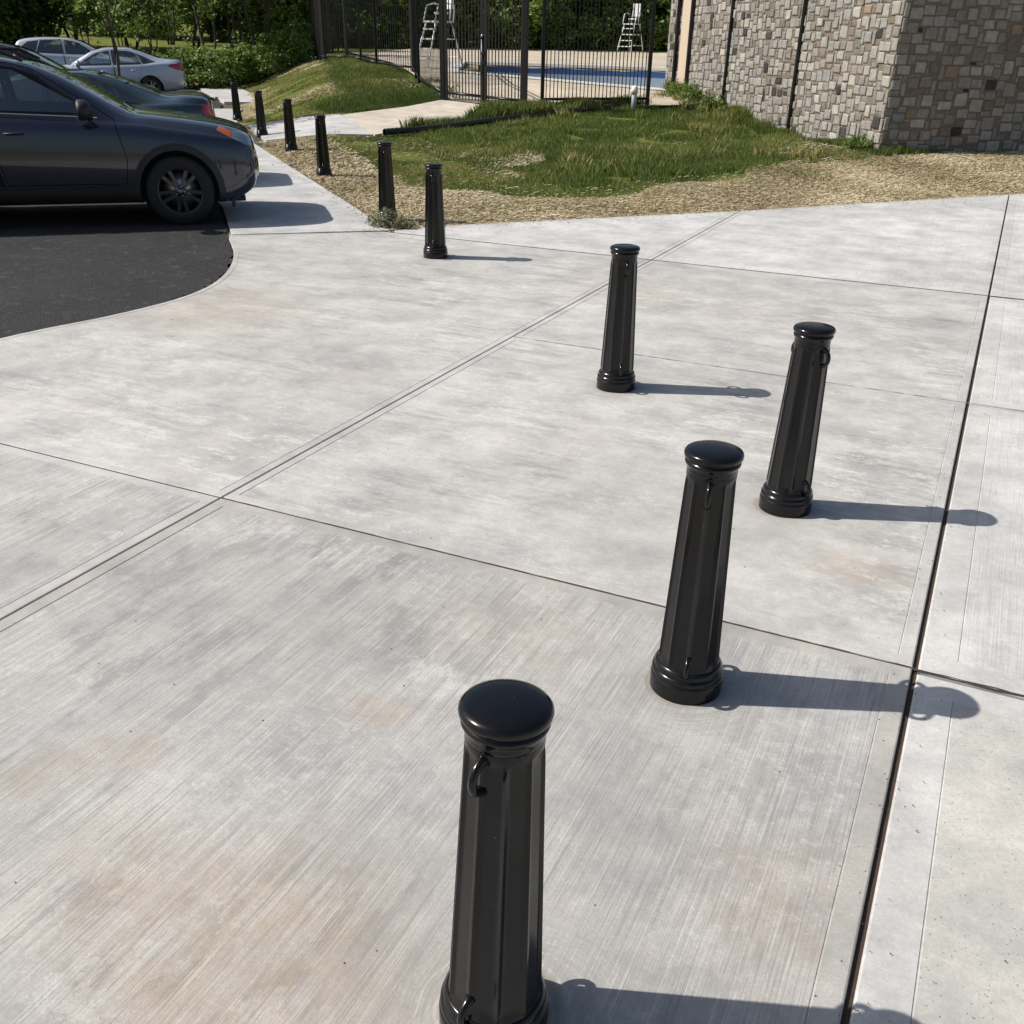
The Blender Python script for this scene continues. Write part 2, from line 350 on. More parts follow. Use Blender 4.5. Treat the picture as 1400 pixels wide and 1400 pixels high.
rag = [(float(p[0] + .012 * math.sin(i * 2.3) + random.uniform(-.022, .022)), float(p[1] + random.uniform(-.012, .012))) for i, p in enumerate(edge)]
flat_poly('parking_lot', rag + [(-60, 50), (-70, 20), (-40, -3)], -.006, M['asphalt'], kind='structure', label='black asphalt parking lot')
# ---------------- concrete slabs
def offs(poly, d):
    n = len(poly); out = []
    for i in range(n):
        p0 = Vector(poly[i - 1]); p1 = Vector(poly[i]); p2 = Vector(poly[(i + 1) % n])
        a = (p1 - p0).normalized(); b = (p2 - p1).normalized(); na = Vector((-a.y, a.x)); nb = Vector((-b.y, b.x))
        mm = na + nb; L = mm.length
        if L < 1e-6: out.append(tuple(p1 + na * d)); continue
        mm /= L; k = d / max(.35, mm.dot(na)); out.append(tuple(p1 + mm * k))
    return out
def slab(poly, mat, margin, parent, w_=.058, z=0., depth=.1, name='slab', drape=False):
    A = sum(poly[i][0] * poly[(i + 1) % len(poly)][1] - poly[(i + 1) % len(poly)][0] * poly[i][1] for i in range(len(poly)))
    if A < 0: poly = poly[::-1]
    bm = bmesh.new(); loops = []
    for d, dz in ((0, -depth), (0, -.007), (.002, -.002), (.006, 0), (w_, 0), (w_ + .0015, -.0022), (w_ + .004, -.0024), (w_ + .006, -.0006)):
        loops.append([bm.verts.new((x, y, z + dz)) for x, y in offs(poly, d)])
    n = len(poly)
    for li, (a, b) in enumerate(zip(loops, loops[1:])):
        for i in range(n):
            f = bm.faces.new((a[i], a[(i + 1) % n], b[(i + 1) % n], b[i])); f.material_index = 1 if li < 5 else 0
    f = bm.faces.new(loops[-1]); f.material_index = 0
    bmesh.ops.triangulate(bm, faces=[f])
    return link(name, me_of(bm), [M[mat], M[margin]], parent)
g = .003
bed = flat_poly('pavement', [(-6.6, -3), (-5.7, 6), (-6.6, 7.6), (-7.4, 8.5), (-6.0, 9.5), (-2.9, 12.85), (3.2, 20.0), (6.3, 19.9), (6.3, -3)], -.022, M['bed'], kind='structure', label='pale concrete pavement of scored slabs')
XC, XA = -2.945, .088
def rect(x0, x1, y0, y1): return [(x0 + g, y0 + g), (x1 - g, y0 + g), (x1 - g, y1 - g), (x0 + g, y1 - g)]
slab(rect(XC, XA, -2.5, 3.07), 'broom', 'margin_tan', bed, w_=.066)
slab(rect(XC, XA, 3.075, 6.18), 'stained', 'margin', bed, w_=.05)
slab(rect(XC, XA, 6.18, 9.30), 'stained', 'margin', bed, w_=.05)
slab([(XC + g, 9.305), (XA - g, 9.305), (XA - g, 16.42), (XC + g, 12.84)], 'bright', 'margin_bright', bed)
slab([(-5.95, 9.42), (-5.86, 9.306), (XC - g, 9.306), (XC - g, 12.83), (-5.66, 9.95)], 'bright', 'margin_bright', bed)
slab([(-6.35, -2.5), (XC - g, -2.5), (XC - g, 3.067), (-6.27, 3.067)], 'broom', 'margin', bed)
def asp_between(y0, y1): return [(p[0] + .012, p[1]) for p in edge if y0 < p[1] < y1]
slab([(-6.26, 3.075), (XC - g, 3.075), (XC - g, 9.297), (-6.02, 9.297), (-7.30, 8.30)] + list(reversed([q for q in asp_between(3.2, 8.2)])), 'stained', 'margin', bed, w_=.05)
# right walk beyond the wide open joint
XB = .100
for (y0, y1, mt, mg) in ((-2.5, 3.05, 'speckle', 'margin_bright'), (3.062, 6.155, 'bright', 'margin_bright'), (6.163, 9.30, 'bright', 'margin_bright')):
    slab(rect(XB, 3.17, y0, y1), mt, mg, bed, w_=.12, z=-.004); slab(rect(3.18, 6.2, y0, y1), mt, mg, bed, w_=.1, z=-.004)
slab([(XB, 9.305), (3.17, 9.305), (3.17, 20.1), (XB, 16.45)], 'bright', 'margin_bright', bed, w_=.1, z=-.004)
slab(rect(3.18, 6.2, 9.305, 19.9), 'bright', 'margin_bright', bed, w_=.1, z=-.004)
bm = bmesh.new(); N_ = 260
for i in range(N_):       # ragged dark filler in the open joint
    pass
def strip(name, pts, wd, z, mat, parent, jit=.003):
    V = []; Fc = []
    for i, (x, y) in enumerate(pts):
        a = Vector(pts[min(i + 1, len(pts) - 1)]) - Vector(pts[max(i - 1, 0)]); a.normalize(); nn = Vector((-a.y, a.x)) * wd / 2
        V += [(x + nn.x + random.uniform(-jit, jit), y + nn.y + random.uniform(-jit, jit), z), (x - nn.x + random.uniform(-jit, jit), y - nn.y + random.uniform(-jit, jit), z + random.uniform(-jit, jit) * .5)]
        if i: k = 2 * i; Fc.append((k - 2, k - 1, k + 1, k))
    return link(name, pydata(V, Fc), mat, parent)
strip('joint_filler', [((XA + XB) / 2, -2.5 + i * .05) for i in range(370)], .028, -.014, M['joint'], bed)
strip('joint_filler', [(-6.3 + i * .05, 3.071) for i in range(255)], .014, -.0035, M['joint'], bed, .0035)
strip('joint_filler', [(-6.0 + i * .05, 9.302) for i in range(245)], .022, .0012, M['joint'], bed, .0025)
strip('joint_filler', [(XC + i * .05, 6.18) for i in range(182)], .007, .0012, M['faint'], bed, .002)
strip('joint_filler', [(XC, -2.5 + i * .05) for i in range(305)], .007, -.002, M['joint'], bed, .0015)
# sidewalk along the lot
s_ = np.array([-.733, .68]); walk = flat_poly('sidewalk', [(-7.35, 8.4), (-6.1, 9.4), (-13.2, 16.5), (-17.6, 20.6), (-19.0, 19.5), (-14.3, 14.9)], -.024, M['bed'], kind='structure', label='concrete sidewalk beside the parked cars')
rt = [(-6.0, 9.42), (-7.5, 10.82), (-9.05, 12.24), (-10.6, 13.66), (-12.1, 15.05), (-13.45, 16.3), (-15.3, 18.2), (-17.6, 20.75), (-20.0, 23.9), (-20.93, 26.36)]
lf = [(-7.31, 8.34), (-8.62, 9.72), (-10.1, 11.1), (-11.6, 12.5), (-13.2, 14.0), (-14.8, 15.6), (-16.2, 17.1), (-18.3, 19.6), (-20.6, 23.4), (-22.1, 25.5)]
for i in range(8):
    a = [np.array(q) for q in (lf[i], rt[i], rt[i + 1], lf[i + 1])]; c = sum(a) / 4; a = [tuple(q + (c - q) * .004) for q in a]
    slab(a, 'white_conc', 'margin_bright', walk, w_=.06, z=.0)
slab([(-22.1, 25.6), (-20.93, 26.36), (-29.2, 34.5), (-30.4, 33.5)], 'white_conc', 'margin_bright', walk, z=.03, depth=.2)
def draped(name, quad, mat, parent, lift=.004, n=14):
    a, b, c, d = [np.array(q, float) for q in quad]; V = []; Fc = []
    for i in range(n + 1):
        for j in range(n + 1):
            u, v = i / n, j / n; q = (1 - u) * ((1 - v) * a + v * d) + u * ((1 - v) * b + v * c); V.append((q[0], q[1], H(*q) + lift))
    for i in range(n):
        for j in range(n): k = i * (n + 1) + j; Fc.append((k, k + n + 1, k + n + 2, k + 1))
    rim = [i * (n + 1) for i in range(n + 1)] + [n * (n + 1) + j for j in range(1, n + 1)] + [i * (n + 1) + n for i in range(n - 1, -1, -1)] + [j for j in range(n - 1, 0, -1)]
    base = len(V)
    for r in rim: V.append((V[r][0], V[r][1], V[r][2] - .15))
    for i in range(len(rim)): j = (i + 1) % len(rim); Fc.append((rim[j], rim[i], base + i, base + j))
    o = link(name, pydata(V, Fc), mat, parent); return o
path = empty('path', (0, 0, 0), kind='structure', label='concrete path from the sidewalk up to the pool gate')
draped('slab', [(-13.35, 16.55), (-11.45, 17.5), (-13.85, 19.9), (-16.2, 19.5)], M['white_conc'], path)
draped('slab', [(-11.43, 17.53), (-10.75, 23.1), (-13.3, 23.75), (-13.83, 19.93)], M['beige'], path)
# ---------------- pool deck and pool
def pool():
    bm = bmesh.new(); n = 90; x0, x1, y0, y1 = -34, -2, 22, 66; g_ = [[None] * (n + 1) for _ in range(n + 1)]
    for i in range(n + 1):
        for j in range(n + 1):
            x = x0 + (x1 - x0) * i / n; y = y0 + (y1 - y0) * j / n; g_[i][j] = bm.verts.new((x, y, 0))
    for i in range(n):
        for j in range(n): bm.faces.new((g_[i][j], g_[i + 1][j], g_[i + 1][j + 1], g_[i][j + 1]))
    out = [(-13.25, 23.6), (-10.85, 23.3), (-8.0, 25.4), (-3, 30), (-3, 64), (-20, 62.5), (-32.5, 56), (-27.4, 38.2), (-18.6, 29.3)]
    # convex pieces of the deck outline
    ins = cutpoly(bm, bm.faces[:], [(-13.25, 23.6), (-10.85, 23.3), (-8.0, 25.4), (-3, 30), (-3, 64), (-20, 62.5), (-32.5, 56), (-30, 44)], (0, 1))
    keep = set(ins); bmesh.ops.delete(bm, geom=[f for f in bm.faces if f not in keep], context='FACES')
    for pc in ([(-15.9, 29.1), (-12.8, 28.7), (-12.8, 34.0), (-17.9, 33.4)], [(-12.8, 28.7), (-9.0, 28.0), (-9.0, 34.0), (-11.56, 34.15), (-12.8, 34.0)], [(-9.0, 28.0), (-5.0, 27.6), (-5.0, 33.8), (-9.0, 34.0)]):
        bmesh.ops.delete(bm, geom=cutpoly(bm, bm.faces[:], pc, (0, 1)), context='FACES')
    for v in bm.verts: v.co.z = H(v.co.x, v.co.y) + .03
    tag(link('pool_deck', me_of(bm), M['deck']), kind='structure', label='beige concrete deck around the pool')
    pm = empty('swimming_pool', (-12, 31, 0), label='drained swimming pool with dark blue tile band and white walls behind the fence', cat='pool')
    o = Vector((-12, 31, 0)); dn = []
    P = POOL + [POOL[0]]
    for a, b in zip(P, P[1:]):
        for k in range(12): dn.append((a[0] + (b[0] - a[0]) * k / 12, a[1] + (b[1] - a[1]) * k / 12))
    def band(z0, z1, nm, mat, inset, fl=False):
        V = []; Fc = []; n = len(dn); pts = offs([tuple(q) for q in dn], inset)
        for (x, y), (ox, oy) in zip(pts, dn): hh = H(ox, oy) + .03; V += [(x - o.x, y - o.y, hh + z0), (x - o.x, y - o.y, (hh + z1) if not fl else -1.1)]
        for i in range(n): j = (i + 1) % n; Fc.append((2 * i, 2 * i + 1, 2 * j + 1, 2 * j))
        return link(nm, pydata(V, Fc), mat, pm)
    # coping
    V = []; Fc = []; n = len(dn); a = offs([tuple(q) for q in dn], -.32); b = offs([tuple(q) for q in dn], .04)
    for (x, y), (xx, yy), (ox, oy) in zip(a, b, dn):
        hh = H(ox, oy) + .03; V += [(x - o.x, y - o.y, hh + .0), (x - o.x, y - o.y, hh + .035), (xx - o.x, yy - o.y, hh + .035), (xx - o.x, yy - o.y, hh - .05)]
    for i in range(n):
        j = (i + 1) % n
        for k in range(3): Fc.append((4 * i + k, 4 * i + k + 1, 4 * j + k + 1, 4 * j + k))
    link('coping', pydata(V, Fc), simple('pale_coping', (.62, .62, .60), .6, var=.1), pm)
    q = N('blue_tile'); br = q.n('ShaderNodeTexBrick'); q.L(q.map(q.pos(), sc=(1, 1, 1)), br.inputs[0]); br.offset = 0; br.inputs['Scale'].default_value = 6
    cc = q.mix(q.noise(q.pos(), 8, 2), (.08, .17, .44), (.15, .27, .58)); q.set(cc, .15, 0)
    band(-.05, -.27, 'tile_band', q.m, .01); band(-.27, 0, 'pool_wall', simple('white_plaster', (.66, .72, .78), .6, var=.06, sc=3), .012, True)
    V = [(x - o.x, y - o.y, -1.1) for x, y in POOL]; link('pool_floor', pydata(V, [tuple(range(len(V)))]), simple('pool_plaster_floor', (.62, .70, .78), .6, var=.08, sc=1), pm)
pool()
# ---------------- bollards
def make_bollard():
    root = empty('bollard', (0, 0, 0)); mt = M['bollard']
    bm = bmesh.new()
    lathe(bm, [(.118, -.02), (.118, .004), (.119, .052), (.117, .058), (.113, .061), (.115, .064), (.117, .070), (.116, .077), (.111, .081), (.108, .084), (.110, .088), (.111, .095), (.107, .101), (.104, .106), (.1005, .108)], 56)
    link('base', me_of(bm), mt, root)
    # ten sided fluted shaft with raised ribs that fade out at both ends
    bm = bmesh.new(); ns = 10; seg = 8; n = ns * seg; zs = [.100, .106, .114, .124, .14, .3, .5, .66, .735, .748, .757, .763, .772]; rings = []
    for z in zs:
        R = .1005 + (.0745 - .1005) * (z - .1) / (.772 - .1)
        e = sm(np.array((z - .108) / .022)) * sm(np.array((.762 - z) / .020)); e = float(e)
        ring = []
        for i in range(n):
            a = 2 * math.pi * i / n; k = (i % seg) / seg; ph = 2 * math.pi * (i // seg) / ns + math.pi / ns
            # flat facet radius between two rib corners
            half = math.pi / ns; rel = (a - (2 * math.pi * (i // seg) / ns + half)); flat = R * math.cos(half) * 1.004 / math.cos(rel)
            rib = 1 if (i % seg) == 0 else 0
            depth = 0 if rib else (.0026 if 0 < (i % seg) < seg else 0)
            r = R * 1.0 * (1 - e) + e * (flat - depth + (0.0016 if rib else 0))
            ring.append(bm.verts.new((r * math.cos(a), r * math.sin(a), z)))
        rings.append(ring)
    for A, B in zip(rings, rings[1:]):
        for i in range(n):
            f = bm.faces.new((A[i], A[(i + 1) % n], B[(i + 1) % n], B[i])); f.smooth = (i % seg) not in (0, seg - 1)
    me = me_of(bm)
    sh = link('shaft', me, mt, root)
    bm = bmesh.new()
    lathe(bm, [(.0745, .768), (.0745, .780), (.0755, .788), (.0775, .793), (.0805, .796), (.0825, .801), (.0825, .805), (.079, .808), (.0765, .811), (.0775, .8135), (.083, .815), (.0862, .819), (.0872, .825), (.0860, .831), (.0822, .8358), (.074, .8392), (.060, .8420), (.042, .8438), (.022, .8448), (.004, .8450)], 56)
    for v in bm.verts: pass
    link('cap', me_of(bm), M['bollard'], root)
    for sgn in (1, -1):
        for zc, hz_, out in ((.722, .034, .031), (.130, .032, .031)):
            bm = bmesh.new(); R = .1005 + (.0745 - .1005) * (zc - .1) / .672; pts = []
            for k in range(15):
                t = math.pi * k / 14; pts.append((sgn * (R * .955 - .008 + (out + .008) * math.sin(t) ** .8), 0, zc + hz_ * math.cos(t)))
            tube(bm, pts, [.0125 if k in (0, 14) else .0115 if k in (1, 13) else .0085 for k in range(15)], 10)
            link('chain_loop', me_of(bm), mt, root)
    return root
proto = make_bollard()
BP = [(-.602, 1.217, -97, 'large black bollard nearest the camera, its base cut by the bottom edge'),
      (-.59, 2.62, -78, 'black bollard second from the camera, its shadow crossing the joint at the slab corner'),
      (-.585, 4.18, -35, 'black bollard leaning in view beside the wide open joint, rightmost of all the bollards'),
      (-1.89, 5.46, -58, 'black bollard just right of the long double joint on the stained concrete'),
      (-4.84, 8.39, -70, 'black bollard near the lawn tip, farthest of those standing on the scored slabs'),
      (-6.40, 10.0, -60, 'black bollard with a pale tuft of weeds at its base at the sidewalk corner'),
      (-9.41, 12.97, -60, 'black bollard in straw mulch between the path and the weedy bollard'),
      (-11.72, 15.22, -60, 'black bollard in bare soil where the near edge of the path meets the sidewalk'),
      (-14.1, 17.39, -60, 'black bollard with the pale path behind it, just right of the SUV headlight'),
      (-17.4, 20.58, -60, 'smallest and farthest black bollard on the moss beyond the path')]
for i, (x, y, rz, lb) in enumerate(BP):
    o = proto if i == 0 else copy_tree(proto)
    o.location = (x, y, (-.012 if i > 4 else 0) + (H(x, y) if i > 4 else 0)); o.rotation_euler.z = R_(rz)
    o.rotation_euler.y = -R_(2.4) if i == 0 else 0
    tag(o, lb, 'bollard', 'black cast iron bollards with chain loops')
from mathutils.bvhtree import BVHTree
from mathutils.interpolate import poly_3d_calc
# ---------------- cars
def mk_glass(name, tint, k=.0):
    q = N(name); t = q.n('ShaderNodeBsdfTransparent'); t.inputs[0].default_value = (*tint, 1); gl = q.n('ShaderNodeBsdfGlossy'); gl.inputs['Roughness'].default_value = .02
    fr = q.n('ShaderNodeFresnel'); fr.inputs[0].default_value = 1.5; mx = q.n('ShaderNodeMixShader')
    q.L(q.math('ADD', fr.outputs[0], k), mx.inputs[0]); q.L(t.outputs[0], mx.inputs[1]); q.L(gl.outputs[0], mx.inputs[2]); q.L(mx.outputs[0], q.out.inputs[0]); return q.m
M['glass'] = mk_glass('tinted_glass', (.76, .84, .82), .15); M['darkglass'] = mk_glass('dark_glass', (.12, .14, .14), .02)
M['lamp_glass'] = simple('headlamp_glass', (.20, .24, .29), .08, .3, .2, 12, 1)
M['amber'] = simple('amber_lens', (.45, .10, .02), .15, 0, .1, 30, 1); M['red_lens'] = simple('red_lens', (.38, .008, .012), .12, 0, .15, 30, 1)
M['plastic'] = simple('black_plastic_trim', (.014, .014, .015), .55, 0, .15, 60, bump=.15)
M['seat'] = simple('car_seat_fabric', (.085, .09, .095), .9, var=.2, sc=60)
M['silver_alloy'] = simple('silver_alloy', (.45, .46, .48), .3, .8, .05)
M['black_alloy'] = simple('black_alloy', (.012, .012, .013), .3, 0, .1, 10, .5)
M['steel'] = simple('bright_steel', (.55, .55, .55), .35, .9, .1)
M['chrome'] = simple('chrome_strip', (.6, .6, .62), .15, 1, .02)
M['gap'] = simple('panel_gap', (.004, .004, .004), .9)
P_DIRT = .07
def carpaint(name, col, rough=.28, metal=.45):
    q = N(name); sp = q.n('ShaderNodeTexWhiteNoise'); q.L(q.vm('SNAP', q.obj(), (.004, .004, .004)), sp.inputs[0])
    dirt = q.noise(q.map(q.obj(), sc=(1, 1, 2.5)), 2.2, 6, .7, .5)
    c = q.mix(q.rng(sp.outputs[0], .7, 1, 0, .5), tuple(x * .85 for x in col), tuple(min(1, x * 1.6) for x in col))
    c = q.mix(q.rng(dirt, .45, .8, 0, P_DIRT), c, (.12, .11, .10))
    return q.set(c, q.rng(dirt, .3, .8, rough, rough + .12), metal, q.bump(q.noise(q.obj(), 3, 2), .02, .01), 1.0)
def interp(keys, x):
    ks = sorted(keys); X = [k[0] for k in ks]; Y = [k[1] for k in ks]
    if x <= X[0]: return Y[0]
    if x >= X[-1]: return Y[-1]
    d = [(Y[i + 1] - Y[i]) / (X[i + 1] - X[i]) for i in range(len(X) - 1)]
    mm = [d[0]] + [0 if d[i - 1] * d[i] <= 0 else 2 * d[i - 1] * d[i] / (d[i - 1] + d[i]) for i in range(1, len(d))] + [d[-1]]
    i = max(j for j in range(len(X) - 1) if X[j] <= x); h = X[i + 1] - X[i]; t = (x - X[i]) / h
    return (2 * t ** 3 - 3 * t * t + 1) * Y[i] + (t ** 3 - 2 * t * t + t) * h * mm[i] + (-2 * t ** 3 + 3 * t * t) * Y[i + 1] + (t ** 3 - t * t) * h * mm[i + 1]
def circle(cx, cz, r, n=24, a0=0): return [(cx + r * math.cos(2 * math.pi * i / n + a0), cz + r * math.sin(2 * math.pi * i / n + a0)) for i in range(n)]
def shell(P):
    """lofted body from section keys"""
    x0, x1 = P['x']; xs = [x0, x0 + .02, x0 + .05, x0 + .09, x0 + .15] + list(np.linspace(x0 + .22, x1 - .22, 78)) + [x1 - .15, x1 - .09, x1 - .05, x1 - .02, x1]
    bm = bmesh.new(); rings = []
    for x in xs:
        zt = interp(P['top'], x); zl = interp(P['low'], x); zb = min(interp(P['belt'], x), zt - .02); wb = interp(P['w'], x); wr = min(interp(P['wr'], x), wb - .03)
        cab = interp(P['cab'], x)      # 1 where the cabin stands on the shoulder
        ze = zt - .055 * cab - (zt - zb) * .25 * (1 - cab); ze = max(ze, zb + .01)
        tz = zl + (zb - zl) * .45
        h = [(0, zl - .0), (wb * .5, zl), (wb - .10, zl + .005), (wb - .035, zl + .04), (wb - .012, zl + .12), (wb - .004, tz - .08), (wb, tz), (wb - .002, tz + .1), (wb - .012, zb - .13), (wb - .03, zb - .05), (wb - .055, zb)]
        y0, y1 = wb - .075, wr
        for t in (.05, .2, .4, .6, .8, .93): h.append((y0 + (y1 - y0) * (t ** 1.12), zb + (ze - zb) * t + .006 * math.sin(math.pi * t) * cab))
        h += [(y1 - .015, ze), (y1 - .05, zb + (ze - zb) + (zt - ze) * .45), (y1 - .14, ze + (zt - ze) * .72), (y1 * .6, zt - .012), (y1 * .3, zt - .003), (0, zt)]
        ring = [bm.verts.new((x, -y, z)) for y, z in h] + [bm.verts.new((x, y, z)) for y, z in reversed(h[1:-1])]
        rings.append(ring)
    n = len(rings[0])
    for A, B in zip(rings, rings[1:]):
        for i in range(n): f = bm.faces.new((A[i], A[(i + 1) % n], B[(i + 1) % n], B[i])); f.smooth = True
    bm.faces.new(list(reversed(rings[0]))); bm.faces.new(rings[-1])
    bmesh.ops.recalc_face_normals(bm, faces=bm.faces[:]); return bm
def wheel_parts(root, x, y, r, rim_r, wmat, side, wd=.21, spokes=10):
    Mx = Matrix.Translation((x, y, r)) @ Matrix.Rotation(math.pi / 2 * (1 if side < 0 else -1), 4, 'X')   # local z points outward
    o = bpy.data.objects.new('wheel', me_w(r, rim_r, wd)); C.objects.link(o); o.parent = root; o.matrix_local = Mx
    rm = bpy.data.objects.new('rim', me_rim(rim_r, wmat, spokes)); C.objects.link(rm); rm.parent = o; rm.location = (0, 0, wd / 2 - .035)
_mc = {}
def me_w(r, rr, wd):
    k = ('w', r, rr, wd)
    if k not in _mc:
        bm = bmesh.new(); h = wd / 2
        lathe(bm, [(rr - .02, -h + .01), (rr, -h), (rr + .03, -h - .004), (r - .045, -h + .004), (r - .015, -h + .02), (r, -h + .045), (r, -.045), (r - .006, -.042), (r - .006, -.034), (r, -.03), (r, .03), (r - .006, .034), (r - .006, .042), (r, .045), (r, h - .045), (r - .015, h - .02), (r - .045, h - .004), (rr + .03, h + .004), (rr, h), (rr - .02, h - .01)], 48, cap=False)
        me = me_of(bm); me.materials.append(M['rubber']); _mc[k] = me
    return _mc[k]
def me_rim(rr, mat, spokes):
    k = ('r', rr, mat, spokes)
    if k not in _mc:
        bm = bmesh.new()
        lathe(bm, [(rr + .004, .03), (rr - .008, .034), (rr - .02, .02), (rr - .03, -.05), (rr - .03, -.12)], 40, cap=False)
        for i in range(spokes):
            a = 2 * math.pi * (i + (.16 if i % 2 else -.16)) / spokes
            a2 = 2 * math.pi * i / spokes
            p0 = Vector((.05 * math.cos(a2), .05 * math.sin(a2), .012)); p1 = Vector(((rr - .018) * math.cos(a), (rr - .018) * math.sin(a), .012))
            d = (p1 - p0).normalized(); nn = Vector((-d.y, d.x, 0))
            q = []
            for pp, wv, zt in ((p0, .013, .018), (p1, .021, .014)):
                for sx in (-1, 1):
                    q.append([bm.verts.new(pp + nn * wv * sx + Vector((0, 0, zt - .012))), bm.verts.new(pp + nn * wv * sx + Vector((0, 0, -.035)))])
            bm.faces.new((q[0][0], q[1][0], q[3][0], q[2][0])); bm.faces.new((q[0][1], q[0][0], q[2][0], q[2][1])); bm.faces.new((q[1][0], q[1][1], q[3][1], q[3][0]))
        lathe(bm, [(.062, -.03), (.062, .012), (.05, .02), (.034, .021), (.032, .028), (.012, .030)], 24)
        for i in range(5):
            a = 2 * math.pi * i / 5; lathe(bm, [(.008, .0), (.008, .024), (.005, .026)], 8, M4=Matrix.Translation((.047 * math.cos(a), .047 * math.sin(a), 0)), mi=2)
        lathe(bm, [(.003, -.09), (rr - .07, -.09), (rr - .07, -.075), (.003, -.075)], 32, mi=1)
        # emblem on the centre cap: three interlaced ovals
        for (ra, rb, cy) in ((.024, .017, 0), (.009, .016, 0), (.017, .008, .006)):
            pts = [(ra * math.cos(t), cy + rb * math.sin(t), .0315) for t in [2 * math.pi * j / 20 for j in range(21)]]; tube(bm, pts, .0016, 5, 2, cap=False)
        me = me_of(bm); me.materials.append(mat); me.materials.append(M['steel']); me.materials.append(M['chrome']); _mc[k] = me
    return _mc[k]
def side_faces(bm, s, zmin=-1): return [f for f in bm.faces if f.calc_center_median().y * s > .3 and abs(f.normal.y) > .12 and f.calc_center_median().z > zmin]
def shrink(poly, d):
    A = sum(poly[i][0] * poly[(i + 1) % len(poly)][1] - poly[(i + 1) % len(poly)][0] * poly[i][1] for i in range(len(poly)))
    if A < 0: poly = poly[::-1]
    return offs(poly, d)
def set_normals(o, tree, nrm, poly):
    me = o.data; me.polygons.foreach_set('use_smooth', [True] * len(me.polygons)); out = []
    for v in me.vertices:
        loc, n, i, d = tree.find_nearest(v.co)
        ids, cos, fn = poly[i]
        if abs(fn.x) > .999 or len(ids) > 4: out.append(tuple(fn)); continue
        w_ = poly_3d_calc(cos, loc); s = Vector((0, 0, 0))
        for k, q in zip(ids, w_): s += nrm[k] * q
        out.append(tuple(s.normalized()) if s.length > 1e-6 else tuple(fn))
    # keep the winding consistent with the shell
    me.normals_split_custom_set_from_vertices(out)
